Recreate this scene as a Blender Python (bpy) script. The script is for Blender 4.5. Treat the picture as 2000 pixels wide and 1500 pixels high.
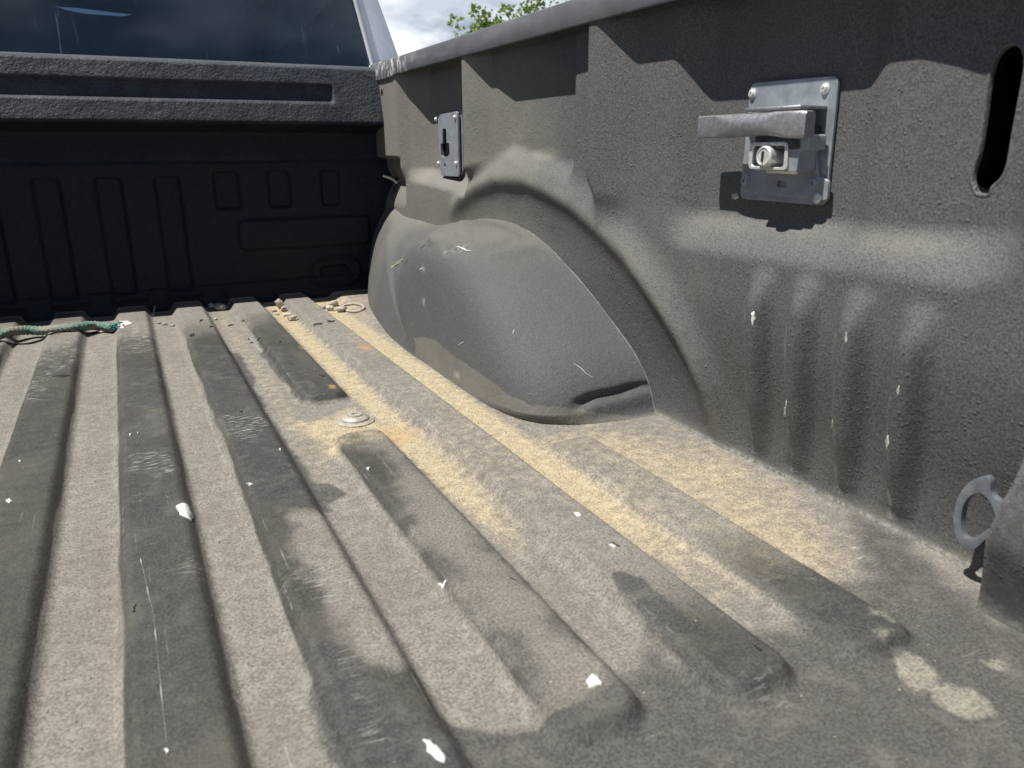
import bpy, bmesh, math, random
import numpy as np
from mathutils import Vector, Matrix

for o in list(bpy.data.objects): bpy.data.objects.remove(o)
S = bpy.context.scene
COL = S.collection
R = math.radians
random.seed(7); rng = np.random.default_rng(11)

# ------------------------------------------------------------------ camera
CP = Vector((0.0, -1.9138, 0.3597)); YAW = 0.4603; PITCH = 0.2987; ROLL = -0.004; FOC = 1500.0
_f = Vector((math.sin(YAW)*math.cos(PITCH), math.cos(YAW)*math.cos(PITCH), -math.sin(PITCH)))
_r0 = Vector((math.cos(YAW), -math.sin(YAW), 0)); _u0 = _r0.cross(_f)
_r = _r0*math.cos(ROLL) + _u0*math.sin(ROLL); _u = _u0*math.cos(ROLL) - _r0*math.sin(ROLL)
cam_d = bpy.data.cameras.new('camera'); cam = bpy.data.objects.new('camera', cam_d); COL.objects.link(cam)
cam.matrix_world = Matrix(((_r.x, _u.x, -_f.x, CP.x), (_r.y, _u.y, -_f.y, CP.y), (_r.z, _u.z, -_f.z, CP.z), (0, 0, 0, 1)))
cam_d.sensor_width = 36; cam_d.lens = 36*FOC/2000; cam_d.clip_start = 0.02; cam_d.clip_end = 2000
cam_d.dof.use_dof = True; cam_d.dof.focus_distance = 1.25; cam_d.dof.aperture_fstop = 11
S.camera = cam

def at(px, py, ax, v):
    """survey helper: the point of the plane axis=v that was measured at photo pixel (px, py)"""
    d = _f + _r*((px-1000)/FOC) - _u*((py-750)/FOC)
    return CP + d*((v - CP[ax])/d[ax])

def proj(P):
    """photo pixel of surveyed points, array (..., 3)"""
    d = P - np.array(CP); z = d @ np.array(_f)
    return 1000+FOC*(d @ np.array(_r))/z, 750-FOC*(d @ np.array(_u))/z

# ------------------------------------------------------------------ sky and sun
SUN_TO = Vector((-0.43, 0.022, 0.90)).normalized()          # towards the sun
CLOUD_X, CLOUD_Y = 2.8, 11.2
w = bpy.data.worlds.new('World'); S.world = w; w.use_nodes = True
nt = w.node_tree; N = nt.nodes; L = nt.links
bg = N['Background']; bg.inputs['Strength'].default_value = 0.05
sky = N.new('ShaderNodeTexSky'); sky.sky_type = 'NISHITA'; sky.sun_disc = False; sky.air_density = 0.6; sky.dust_density = 0.15; sky.ozone_density = 2.0
sky.sun_elevation = math.asin(SUN_TO.z); sky.sun_rotation = math.atan2(SUN_TO.x, SUN_TO.y)
tc = N.new('ShaderNodeTexCoord'); sx = N.new('ShaderNodeSeparateXYZ'); L.new(tc.outputs['Generated'], sx.inputs[0])
def wm(op, a, b):
    n = N.new('ShaderNodeMath'); n.operation = op
    for i, x in enumerate((a, b)):
        if isinstance(x, (int, float)): n.inputs[i].default_value = x
        else: L.new(x, n.inputs[i])
    return n.outputs[0]
dz = wm('ADD', wm('MAXIMUM', sx.outputs['Z'], 0.0), 0.26)
cb = N.new('ShaderNodeCombineXYZ'); L.new(wm('DIVIDE', sx.outputs['X'], dz), cb.inputs[0]); L.new(wm('DIVIDE', sx.outputs['Y'], dz), cb.inputs[1])
n1 = N.new('ShaderNodeTexNoise'); n1.inputs['Scale'].default_value = 0.95; n1.inputs['Detail'].default_value = 8; n1.inputs['Roughness'].default_value = 0.60
mp = N.new('ShaderNodeMapping'); mp.inputs['Location'].default_value = (CLOUD_X, CLOUD_Y, 0); L.new(cb.outputs[0], mp.inputs['Vector']); L.new(mp.outputs['Vector'], n1.inputs['Vector'])
r1 = N.new('ShaderNodeValToRGB'); r1.color_ramp.elements[0].position = 0.54; r1.color_ramp.elements[1].position = 0.66
L.new(wm('ADD', n1.outputs['Fac'], wm('MULTIPLY', wm('POWER', wm('SUBTRACT', 1.0, wm('MAXIMUM', sx.outputs['Z'], 0.0)), 9.0), 0.21)), r1.inputs['Fac'])   # a cumulus layer closes up towards the horizon
n2 = N.new('ShaderNodeTexNoise'); n2.inputs['Scale'].default_value = 2.6; n2.inputs['Detail'].default_value = 7
L.new(mp.outputs['Vector'], n2.inputs['Vector'])
r2 = N.new('ShaderNodeValToRGB')
r2.color_ramp.elements[0].position = 0.36; r2.color_ramp.elements[0].color = (9.0, 10.0, 11.4, 1)
r2.color_ramp.elements[1].position = 0.58; r2.color_ramp.elements[1].color = (17.6, 17.8, 18.0, 1)
L.new(n2.outputs['Fac'], r2.inputs['Fac'])
mx = N.new('ShaderNodeMix'); mx.data_type = 'RGBA'
L.new(r1.outputs['Color'], mx.inputs['Factor']); L.new(sky.outputs['Color'], mx.inputs['A']); L.new(r2.outputs['Color'], mx.inputs['B'])
L.new(mx.outputs['Result'], bg.inputs['Color'])

sd = bpy.data.lights.new('sun', 'SUN'); sd.energy = 5.0; sd.angle = R(0.5); sd.color = (1.0, 0.955, 0.88)
so = bpy.data.objects.new('sun', sd); COL.objects.link(so); so.rotation_euler = (-SUN_TO).to_track_quat('-Z', 'Y').to_euler(); so.location = SUN_TO*8
S.view_settings.view_transform = 'Standard'; S.view_settings.look = 'None'; S.view_settings.gamma = 1
S.view_settings.use_curve_mapping = False; S.view_settings.exposure = 0.50
S.render.resolution_x = 1024; S.render.resolution_y = 768

# ------------------------------------------------------------------ helpers
def nodes(name):
    m = bpy.data.materials.new(name); m.use_nodes = True
    return m, m.node_tree.nodes, m.node_tree.links, m.node_tree.nodes['Principled BSDF']
def n_noise(N, L, vec, scale, detail=4, rough=0.55, dist=0.0):
    n = N.new('ShaderNodeTexNoise'); n.inputs['Scale'].default_value = scale; n.inputs['Detail'].default_value = detail
    n.inputs['Roughness'].default_value = rough; n.inputs['Distortion'].default_value = dist
    L.new(vec, n.inputs['Vector']); return n.outputs['Fac']
def n_map(N, L, v, a, b, c=0.0, d=1.0, smooth=True):
    n = N.new('ShaderNodeMapRange'); n.interpolation_type = 'SMOOTHSTEP' if smooth else 'LINEAR'
    for i, x in zip(('From Min', 'From Max', 'To Min', 'To Max'), (a, b, c, d)): n.inputs[i].default_value = x
    L.new(v, n.inputs['Value']); return n.outputs['Result']
def n_math(N, L, op, a, b):
    n = N.new('ShaderNodeMath'); n.operation = op
    for i, x in enumerate((a, b)):
        if isinstance(x, (int, float)): n.inputs[i].default_value = x
        else: L.new(x, n.inputs[i])
    return n.outputs[0]
def n_mix(N, L, fac, a, b, mode='MIX'):
    n = N.new('ShaderNodeMix'); n.data_type = 'RGBA'; n.blend_type = mode; n.clamp_factor = True
    if isinstance(fac, (int, float)): n.inputs['Factor'].default_value = fac
    else: L.new(fac, n.inputs['Factor'])
    for k, x in (('A', a), ('B', b)):
        if isinstance(x, tuple): n.inputs[k].default_value = (*x, 1)
        else: L.new(x, n.inputs[k])
    return n.outputs['Result']
def n_bump(N, L, h, strength, dist, prev=None):
    b = N.new('ShaderNodeBump'); b.inputs['Strength'].default_value = strength; b.inputs['Distance'].default_value = dist
    L.new(h, b.inputs['Height'])
    if prev is not None: L.new(prev, b.inputs['Normal'])
    return b.outputs['Normal']
def n_obj(N, L, scale=None):
    t = N.new('ShaderNodeTexCoord'); o = t.outputs['Object']
    if scale:
        m = N.new('ShaderNodeMapping'); m.inputs['Scale'].default_value = scale; L.new(o, m.inputs['Vector']); o = m.outputs['Vector']
    return o
def n_attr(N, L, name):
    a = N.new('ShaderNodeAttribute'); a.attribute_name = name
    s = N.new('ShaderNodeSeparateColor'); L.new(a.outputs['Color'], s.inputs['Color'])
    return s.outputs['Red'], s.outputs['Green'], s.outputs['Blue']

def sm(a, b, x):
    t = np.clip((x-a)/(b-a), 0, 1); return t*t*(3-2*t)
_lat = rng.random((256, 256))
def vnoise(x, y):
    xi = np.floor(x).astype(int); yi = np.floor(y).astype(int); fx = x-xi; fy = y-yi
    fx = fx*fx*(3-2*fx); fy = fy*fy*(3-2*fy)
    g = lambda a, b: _lat[a % 256, b % 256]
    return (g(xi, yi)*(1-fx)+g(xi+1, yi)*fx)*(1-fy) + (g(xi, yi+1)*(1-fx)+g(xi+1, yi+1)*fx)*fy
def fbm(x, y, o=4):
    s = 0; a = 0.5; t = 0
    for i in range(o):
        s = s + a*vnoise(x+17*i, y+31*i); t += a; a *= .5; x = x*2.03; y = y*2.03
    return s/t
def rbox(x, y, cx, cy, hx, hy, r):
    qx = np.abs(x-cx)-(hx-r); qy = np.abs(y-cy)-(hy-r)
    return np.hypot(np.maximum(qx, 0), np.maximum(qy, 0)) + np.minimum(np.maximum(qx, qy), 0) - r
def dseg(x, y, ax, ay, bx, by):
    dx, dy = bx-ax, by-ay; t = np.clip(((x-ax)*dx+(y-ay)*dy)/(dx*dx+dy*dy+1e-12), 0, 1)
    return np.hypot(x-ax-t*dx, y-ay-t*dy)
def dpoly(x, y, pts):
    return np.minimum.reduce([dseg(x, y, *pts[i], *pts[i+1]) for i in range(len(pts)-1)])
def sdpoly(x, y, pts):
    """signed distance to a closed polygon, negative inside"""
    d = dpoly(x, y, list(pts)+[pts[0]]); ins = np.zeros(np.shape(x), bool); n = len(pts)
    for i in range(n):
        x1, y1 = pts[i]; x2, y2 = pts[(i+1) % n]
        if y1 == y2: continue
        c = ((y1 > y) != (y2 > y)) & (x < (x2-x1)*(y-y1)/(y2-y1)+x1); ins ^= c
    return np.where(ins, -d, d)

TRUCK = bpy.data.objects.new('pickup_truck', None); COL.objects.link(TRUCK)
TRUCK.location = (-0.205, -0.6, -0.85)
TRUCK['label'] = 'pickup truck seen from inside its dusty black-lined cargo bed, with pale silver cab'
TRUCK['category'] = 'pickup truck'
WORLD_OF = {}
def link(name, me, mat, parent=None, smooth=True, loc=None):
    """loc: the object's own origin in world space, mesh data are given relative to it"""
    o = bpy.data.objects.new(name, me); COL.objects.link(o)
    if mat and not me.materials: me.materials.append(mat)
    if smooth: me.polygons.foreach_set('use_smooth', [True]*len(me.polygons))
    p = Vector(loc) if loc else Vector((0, 0, 0)); WORLD_OF[o] = p
    if parent:
        o.parent = parent; o.location = p - WORLD_OF.get(parent, Vector(parent.location))
    else: o.location = p
    return o
def tag(o, label, cat, group=None):
    o['label'] = label; o['category'] = cat
    if group: o['group'] = group
    return o
WORLD_OF[TRUCK] = Vector(TRUCK.location)
def grid_mesh(name, P, keep=None):
    """P: (n, m, 3) array of points"""
    n, m, _ = P.shape; idx = np.arange(n*m).reshape(n, m)
    q = np.stack([idx[:-1, :-1], idx[1:, :-1], idx[1:, 1:], idx[:-1, 1:]], -1).reshape(-1, 4)
    if keep is not None: q = q[keep.reshape(-1)]
    me = bpy.data.meshes.new(name); me.vertices.add(n*m); me.vertices.foreach_set('co', P.reshape(-1).astype(np.float32))
    k = len(q); me.loops.add(4*k); me.loops.foreach_set('vertex_index', q.reshape(-1).astype(np.int32))
    me.polygons.add(k); me.polygons.foreach_set('loop_start', np.arange(0, 4*k, 4, dtype=np.int32))
    me.update(calc_edges=True); me.validate(); return me
def set_attr(me, name, r, g, b):
    a = me.color_attributes.new(name, 'FLOAT_COLOR', 'POINT')
    a.data.foreach_set('color', np.stack([r, g, b, np.ones_like(r)], -1).reshape(-1).astype(np.float32))
def bm_mesh(name, bm, bevel=0.0, seg=2):
    bmesh.ops.recalc_face_normals(bm, faces=bm.faces)
    if bevel:
        es = [e for e in bm.edges if len(e.link_faces) == 2 and e.calc_face_angle(0) > 0.6]
        bmesh.ops.bevel(bm, geom=es, offset=bevel, segments=seg, affect='EDGES', profile=0.6, clamp_overlap=True)
    me = bpy.data.meshes.new(name); bm.to_mesh(me); bm.free(); return me
def auto(o, ang=0.7):
    for e in o.data.edges: pass
    o.data.set_sharp_from_angle(angle=ang); return o
def plate_bm(outer, holes, to3, thick_vec):
    """flat plate with holes; to3 maps (u, v) to a 3-D Vector, thick_vec is the extrusion"""
    bm = bmesh.new(); edges = []
    for loop in [outer]+list(holes):
        vs = [bm.verts.new(to3(u, v)) for u, v in loop]
        edges += [bm.edges.new((vs[i], vs[(i+1) % len(vs)])) for i in range(len(vs))]
    bmesh.ops.triangle_fill(bm, edges=edges, use_beauty=True, use_dissolve=False)
    f = bm.faces[:]; r = bmesh.ops.extrude_face_region(bm, geom=f)
    bmesh.ops.translate(bm, vec=thick_vec, verts=[v for v in r['geom'] if isinstance(v, bmesh.types.BMVert)])
    return bm
def rrect(cu, cv, hu, hv, r, k=5):
    out = []
    for sx, sy, a0 in ((1, 1, 0), (-1, 1, 90), (-1, -1, 180), (1, -1, 270)):
        for i in range(k+1):
            a = R(a0+90*i/k); out.append((cu+sx*(hu-r)+r*math.cos(a), cv+sy*(hv-r)+r*math.sin(a)))
    return out
def rcorner(pts, r, k=4):
    """round the corners of a polygon"""
    out = []; n = len(pts)
    for i in range(n):
        p0, p1, p2 = (np.array(pts[j % n], float) for j in (i-1, i, i+1))
        a = p0-p1; b = p2-p1; la = np.linalg.norm(a); lb = np.linalg.norm(b); rr = min(r, la*.45, lb*.45)
        A = p1+a/la*rr; B = p1+b/lb*rr
        for j in range(k+1):
            t = j/k; out.append(tuple((1-t)**2*A+2*t*(1-t)*p1+t*t*B))
    return out
def circle(cu, cv, r, k=16, ry=None): return [(cu+r*math.cos(2*math.pi*i/k), cv+(ry or r)*math.sin(2*math.pi*i/k)) for i in range(k)]
def tube_mesh(name, pts, rad, k=10, closed=False, fine=1):
    P = [Vector(p) for p in pts]
    if fine > 1:
        Q = []; n = len(P)
        for i in range(n if closed else n-1):
            p = [P[(i+j) % n] if closed else P[min(max(i+j, 0), n-1)] for j in (-1, 0, 1, 2)]
            for s in range(fine):
                t = s/fine
                Q.append(0.5*((2*p[1])+(p[2]-p[0])*t+(2*p[0]-5*p[1]+4*p[2]-p[3])*t*t+(3*p[1]-p[0]-3*p[2]+p[3])*t**3))
        if not closed: Q.append(P[-1])
        P = Q
    n = len(P); bm = bmesh.new(); rings = []; up = Vector((0, 0, 1))
    for i in range(n):
        d = (P[(i+1) % n]-P[i-1]) if closed else (P[min(i+1, n-1)]-P[max(i-1, 0)])
        d.normalize(); a = d.cross(up)
        if a.length < 1e-3: a = d.cross(Vector((1, 0, 0)))
        a.normalize(); b = a.cross(d)
        rr = rad(i/(n-1)) if callable(rad) else rad
        rings.append([bm.verts.new(P[i]+a*rr*math.cos(2*math.pi*j/k)+b*rr*math.sin(2*math.pi*j/k)) for j in range(k)])
    for i in range(n if closed else n-1):
        A, B = rings[i], rings[(i+1) % n]
        for j in range(k): bm.faces.new((A[j], A[(j+1) % k], B[(j+1) % k], B[j]))
    if not closed: bm.faces.new(rings[0]); bm.faces.new(rings[-1][::-1])
    return bm_mesh(name, bm)
def lathe_bm(bm, prof, org, axis, k=20):
    """prof: list of (radius, height along axis)"""
    axis = Vector(axis).normalized(); a = axis.orthogonal().normalized(); b = axis.cross(a); org = Vector(org); rings = []
    for r, h in prof:
        rings.append([bm.verts.new(org+axis*h+(a*math.cos(2*math.pi*j/k)+b*math.sin(2*math.pi*j/k))*max(r, 1e-5)) for j in range(k)])
    for A, B in zip(rings, rings[1:]):
        for j in range(k): bm.faces.new((A[j], A[(j+1) % k], B[(j+1) % k], B[j]))
    bm.faces.new(rings[0][::-1]); bm.faces.new(rings[-1]); return bm
def box_bm(bm, lo, hi):
    v = [bm.verts.new((x, y, z)) for x in (lo[0], hi[0]) for y in (lo[1], hi[1]) for z in (lo[2], hi[2])]
    for f in ((0, 1, 3, 2), (4, 6, 7, 5), (0, 4, 5, 1), (2, 3, 7, 6), (0, 2, 6, 4), (1, 5, 7, 3)): bm.faces.new([v[i] for i in f])
    return bm

# ------------------------------------------------------------------ materials
def simple(name, col, rough=0.6, metal=0.0, var=0.25, scale=60, bump=0.0, bscale=400, spec=0.5):
    m, N, L, P = nodes(name); v = n_obj(N, L)
    f = n_noise(N, L, v, scale, 5)
    c = n_mix(N, L, n_map(N, L, f, .3, .7), tuple(x*(1-var) for x in col), tuple(min(1, x*(1+var)) for x in col))
    L.new(c, P.inputs['Base Color']); P.inputs['Metallic'].default_value = metal; P.inputs['Specular IOR Level'].default_value = spec
    L.new(n_map(N, L, n_noise(N, L, v, scale*2.3, 4), .25, .75, max(.02, rough-.12), min(1, rough+.12)), P.inputs['Roughness'])
    if bump: L.new(n_bump(N, L, n_noise(N, L, v, bscale, 4), bump, 0.001), P.inputs['Normal'])
    return m

def liner_floor():
    m, N, L, P = nodes('worn spray-on liner, floor'); v = n_obj(N, L)
    cream, dark, scuff = n_attr(N, L, 'dirt_and_light'); rust, pale, rib = n_attr(N, L, 'wear')
    fine = n_noise(N, L, v, 400, 3, .7); med = n_noise(N, L, v, 75, 6, .65); big = n_noise(N, L, v, 9, 5, .6)
    streak = n_noise(N, L, n_obj(N, L, (60, 330, 200)), 1, 4, .6)
    grain = n_map(N, L, n_math(N, L, 'ADD', n_math(N, L, 'MULTIPLY', fine, .66), n_math(N, L, 'MULTIPLY', med, .34)), .39, .61)
    valley = n_mix(N, L, grain, (.128, .119, .105), (.262, .245, .219))
    ribc = n_mix(N, L, grain, (.036, .038, .034), (.070, .072, .064))
    j = n_math(N, L, 'MULTIPLY', n_math(N, L, 'SUBTRACT', med, .5), .7)
    rm = n_map(N, L, n_math(N, L, 'ADD', rib, j), .22, .72)
    c = n_mix(N, L, rm, valley, ribc)
    c = n_mix(N, L, n_map(N, L, big, .42, .7, 0, .35), c, (.13, .115, .10))
    creamc = n_mix(N, L, grain, (.250, .205, .135), (.48, .415, .290))
    cm = n_map(N, L, n_math(N, L, 'ADD', cream, n_math(N, L, 'MULTIPLY', j, .8)), .25, .85)
    c = n_mix(N, L, cm, c, creamc)
    darkc = n_mix(N, L, grain, (.032, .033, .034), (.074, .075, .074))
    darkc = n_mix(N, L, n_map(N, L, n_noise(N, L, v, 24, 6, .7, .4), .48, .68, 0, .5), darkc, (.14, .135, .12))
    dm = n_map(N, L, n_math(N, L, 'ADD', dark, n_math(N, L, 'MULTIPLY', j, .55)), .25, .62, 0, .82)
    c = n_mix(N, L, dm, c, darkc)
    c = n_mix(N, L, n_math(N, L, 'MULTIPLY', n_map(N, L, n_math(N, L, 'ADD', pale, j), .3, .7), .8), c, n_mix(N, L, grain, (.16, .15, .12), (.33, .31, .26)))
    c = n_mix(N, L, n_math(N, L, 'MULTIPLY', n_map(N, L, n_math(N, L, 'ADD', rust, j), .3, .95), .75), c, (.42, .25, .09))
    sc = n_math(N, L, 'MULTIPLY', scuff, n_map(N, L, streak, .52, .66))
    c = n_mix(N, L, n_math(N, L, 'MULTIPLY', sc, .75), c, (.48, .47, .44))
    # long cargo scratches
    lng = n_noise(N, L, n_obj(N, L, (420, 5, 60)), 1, 3, .5); crs = n_noise(N, L, n_obj(N, L, (9, 380, 60)), 1, 3, .5)
    lm = n_math(N, L, 'MULTIPLY', n_map(N, L, n_math(N, L, 'MAXIMUM', lng, n_math(N, L, 'SUBTRACT', crs, .02)), .665, .72), n_map(N, L, med, .42, .62))
    c = n_mix(N, L, n_math(N, L, 'MULTIPLY', lm, .5), c, (.36, .34, .30))
    # scattered pits and specks
    vo = N.new('ShaderNodeTexVoronoi'); vo.inputs['Scale'].default_value = 210; L.new(v, vo.inputs['Vector'])
    pit = n_math(N, L, 'MULTIPLY', n_map(N, L, vo.outputs['Distance'], .10, .24, 1, 0), n_map(N, L, med, .38, .58))
    c = n_mix(N, L, n_math(N, L, 'MULTIPLY', pit, .72), c, (.035, .033, .03))
    L.new(c, P.inputs['Base Color'])
    L.new(n_map(N, L, rm, 0, 1, .86, .62, False), P.inputs['Roughness']); P.inputs['Specular IOR Level'].default_value = .32
    h = n_math(N, L, 'ADD', n_math(N, L, 'MULTIPLY', fine, 1.1), n_math(N, L, 'MULTIPLY', med, .35))
    b1 = n_bump(N, L, h, .6, .0014)
    L.new(n_bump(N, L, n_math(N, L, 'MULTIPLY', streak, sc), .5, .002, b1), P.inputs['Normal'])
    return m

def liner_wall(name, c0, c1, dust_and_light, grain_scale=330, bump=.5, bdist=.0016, rough=.7, lumps=True):
    m, N, L, P = nodes(name); v = n_obj(N, L)
    r, g, b = n_attr(N, L, 'dirt_and_light')                       # r dust and painted light, g bare black, b pale rubs
    fine = n_noise(N, L, v, grain_scale, 3, .6); med = n_noise(N, L, v, grain_scale*.22, 5, .6); big = n_noise(N, L, v, 7, 5, .6)
    c = n_mix(N, L, n_map(N, L, fine, .34, .66), c0, c1)
    c = n_mix(N, L, n_math(N, L, 'MULTIPLY', n_map(N, L, n_math(N, L, 'ADD', r, n_math(N, L, 'MULTIPLY', n_math(N, L, 'SUBTRACT', big, .5), .8)), .1, 1.0), n_map(N, L, fine, .25, .6, .55, 1)), c, dust_and_light)
    c = n_mix(N, L, n_math(N, L, 'MULTIPLY', n_map(N, L, n_math(N, L, 'ADD', g, n_math(N, L, 'MULTIPLY', n_math(N, L, 'SUBTRACT', med, .5), .6)), .3, .7), .75), c, (.035, .034, .032))
    streak = n_noise(N, L, n_obj(N, L, (120, 120, 30)), 1, 5, .6)
    c = n_mix(N, L, n_math(N, L, 'MULTIPLY', n_math(N, L, 'MULTIPLY', b, n_map(N, L, streak, .42, .62)), .8), c, (.42, .41, .38))
    L.new(c, P.inputs['Base Color']); P.inputs['Roughness'].default_value = rough; P.inputs['Specular IOR Level'].default_value = .3
    h = n_math(N, L, 'ADD', n_math(N, L, 'MULTIPLY', fine, .6), n_math(N, L, 'MULTIPLY', med, 1.2))
    nb = n_bump(N, L, h, bump, bdist)
    if lumps:
        vo = N.new('ShaderNodeTexVoronoi'); vo.inputs['Scale'].default_value = 150; vo.inputs['Randomness'].default_value = 1; L.new(v, vo.inputs['Vector'])
        lm = n_math(N, L, 'MULTIPLY', n_map(N, L, vo.outputs['Distance'], .0, .33, 1, 0), n_map(N, L, n_noise(N, L, v, 30, 3), .45, .62))
        nb = n_bump(N, L, lm, .5, .0015, nb)
    L.new(nb, P.inputs['Normal']); return m

M_floor = liner_floor()
M_wall = liner_wall('dusty spray-on liner, side', (.066, .067, .069), (.124, .124, .124), (.205, .196, .172), 480, .5, .0014)
M_arch = liner_wall('dusty spray-on liner, wheel arch', (.068, .070, .072), (.102, .104, .106), (.160, .152, .134), 480, .75, .0013, .78, False)
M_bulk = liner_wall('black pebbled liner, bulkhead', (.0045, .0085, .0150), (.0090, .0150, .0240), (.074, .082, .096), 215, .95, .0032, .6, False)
M_cap = simple('black plastic rail cap', (.060, .060, .064), .48, 0, .28, 22, .15, 500)
M_chip = simple('white primer', (.66, .655, .63), .7, 0, .16, 130, .3, 400)
M_gouge = simple('torn black rubber', (.012, .012, .012), .8)
M_void = simple('black void', (.006, .006, .006), .9, spec=.1)
M_steel = simple('weathered zinc', (.30, .33, .37), .45, .35, .14, 60, .08, 420)
M_cast = simple('cast aluminium', (.34, .34, .36), .42, .65, .14, 160, .18, 420)
M_bright = simple('bright aluminium', (.72, .72, .70), .4, .5, .12, 120)
M_dark = simple('blackened steel', (.05, .055, .06), .5, .4, .3, 80)
M_paint = simple('silver-white car paint', (.82, .86, .93), .28, .15, .03, 8)
M_trim = simple('pale window moulding', (.70, .72, .70), .4, .2, .05, 40)
M_stone = simple('pale gravel', (.36, .32, .265), .9, 0, .35, 160, .6, 500)
M_pale0 = simple('pale torn edge', (.42, .41, .38), .8)
M_iron = simple('grey forged steel', (.21, .23, .26), .42, .5, .2, 80, .1, 300)
M_sand = simple('sand grain', (.30, .26, .19), .9, 0, .55, 900)
M_seam = simple('dusty seam sealer', (.15, .148, .138), .8, 0, .3, 120)
M_zinc = simple('dusty steel bolt', (.40, .37, .32), .6, .4, .2, 150)

# ------------------------------------------------------------------ bed floor
XS = np.concatenate([np.linspace(-1.06, -.30, 60, endpoint=False), np.arange(-.30, .672, .003)])
YS = np.arange(-1.80, .052, .003)
RIBS = [(-.134, .06, -2.2), (-.010, .06, -2.2), (.108, .06, -1.74), (.2325, .06, -.838), (.2325, -.990, -1.588), (.350, .06, -1.605), (.466, -1.125, -1.610),
        (-.256, .06, -2.2), (-.377, .06, -2.2), (-.498, .06, -2.2), (-.619, .06, -2.2), (-.74, .06, -2.2)]
def floor_z(x, y):
    x = np.asarray(x, float); y = np.asarray(y, float); z = np.zeros(np.broadcast(x, y).shape); m = np.zeros_like(z)
    for xc, y1, y0 in RIBS:
        sdv = rbox(x, y, xc, (y0+y1)/2, .040, (y1-y0)/2, .026)
        hgt = .0150 if xc < .4 else .0105
        s = sm(0, 1, (-sdv)/.0155); z = np.maximum(z, hgt*s); nn = fbm(x*22+4, y*9, 3)*1.0-.35; m = np.maximum(m, sm(.02+nn*.6, .55+nn*.6, s))
    fl = sm(.432, .462, x)*sm(-1.0, -.55, y)*.010; z = np.maximum(z, fl)
    z = z + .0014*(fbm(x*9+3, y*7+5, 3)-.5) + .0007*(fbm(x*40, y*40, 2)-.5)
    return z, m
X, Y = np.meshgrid(XS, YS, indexing='ij'); Z, RM = floor_z(X, Y)
Z = Z + .012*sm(.004, .034, Y)*0
me = grid_mesh('bed_floor', np.stack([X, Y, Z], -1))
# wear masks, laid out on the floor itself (x, y in metres)
j1 = (fbm(X*14, Y*14, 4)-.5); j2 = (fbm(X*45+9, Y*45, 3)-.5)
def blob(pts, soft=.02, jag=.03):
    P = [at(a, b, 2, 0.0)[:2] for a, b in pts]; return 1-sm(-soft, soft, sdpoly(X, Y, P)+j1*jag+j2*jag*.5)
cream = blob([(560, 585), (720, 565), (735, 640), (900, 765), (1060, 840), (1280, 830), (1450, 890), (1600, 980), (1700, 1090), (1690, 1140), (1560, 1200), (1330, 1150), (1180, 1080), (1000, 1040), (860, 990), (700, 870), (780, 830), (700, 720), (600, 640)], .09, .07)*.60
cream = np.maximum(cream, np.exp(-((X-.292)/.024)**2)*sm(-1.5, -1.15, Y)*.95)
cream = np.maximum(cream, np.exp(-((X-.409)/.030)**2)*sm(-1.62, -1.25, Y)*1.0)
cream = np.maximum(cream, np.exp(-((X-.17)/.03)**2)*sm(-1.6, -1.0, Y)*.42)
cream = np.maximum(cream, blob([(560, 830), (700, 790), (800, 850), (980, 980), (900, 1000), (760, 880), (640, 900)], .03, .05)*.8)
cream = np.maximum(cream, blob([(1080, 850), (1280, 840), (1560, 970), (1650, 1070), (1610, 1150), (1450, 1030), (1250, 900)], .07, .06)*.66)
cream = np.maximum(cream, sm(-.012, .02, Y)*.9)
cream *= 1-.55*RM*sm(-.55, -.75, Y*0-.6)
cream *= (1-.30*RM)
dark = blob([(1330, 1290), (1480, 1230), (1580, 1180), (1680, 1120), (1640, 1010), (1560, 945), (1640, 960), (1810, 1060), (1900, 1150), (2060, 1260), (2200, 1600), (900, 1600), (860, 1440), (1100, 1440), (1220, 1300), (1250, 1180)], .03, .045)*.60
dark = np.maximum(dark, blob([(380, 690), (470, 690), (548, 850), (645, 1000), (500, 1000), (430, 850)], .012, .02)*.75)
dark = np.maximum(dark, blob([(240, 720), (320, 720), (370, 960), (400, 1500), (260, 1500), (235, 950)], .02, .03)*.55)
dark = np.maximum(dark, blob([(508, 690), (550, 690), (645, 778), (590, 792), (545, 740)], .008, .012)*.8)
dark = np.maximum(dark, blob([(590, 950), (640, 945), (680, 965), (640, 985)], .008, .012)*.8)
dark = np.maximum(dark, blob([(1200, 1150), (1250, 1160), (1310, 1220), (1400, 1280), (1290, 1260), (1215, 1190)], .010, .02)*.95)
dark = np.maximum(dark, blob([(1590, 1200), (1660, 1170), (1760, 1200), (1790, 1280), (1720, 1290), (1640, 1260)], .015, .03)*.9)
dark = np.maximum(dark, blob([(840, 1400), (960, 1430), (1090, 1430), (1230, 1390), (1260, 1440), (1200, 1600), (820, 1600)], .012, .02)*.95)
dark = np.maximum(dark, blob([(570, 1250), (640, 1290), (760, 1360), (860, 1440), (930, 1560), (640, 1560)], .012, .03)*.9)
dark = np.maximum(dark, blob([(0, 740), (60, 700), (150, 720), (140, 860), (100, 1100), (70, 1500), (0, 1500)], .03, .03)*.35)
scuff = np.zeros_like(X)
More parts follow.
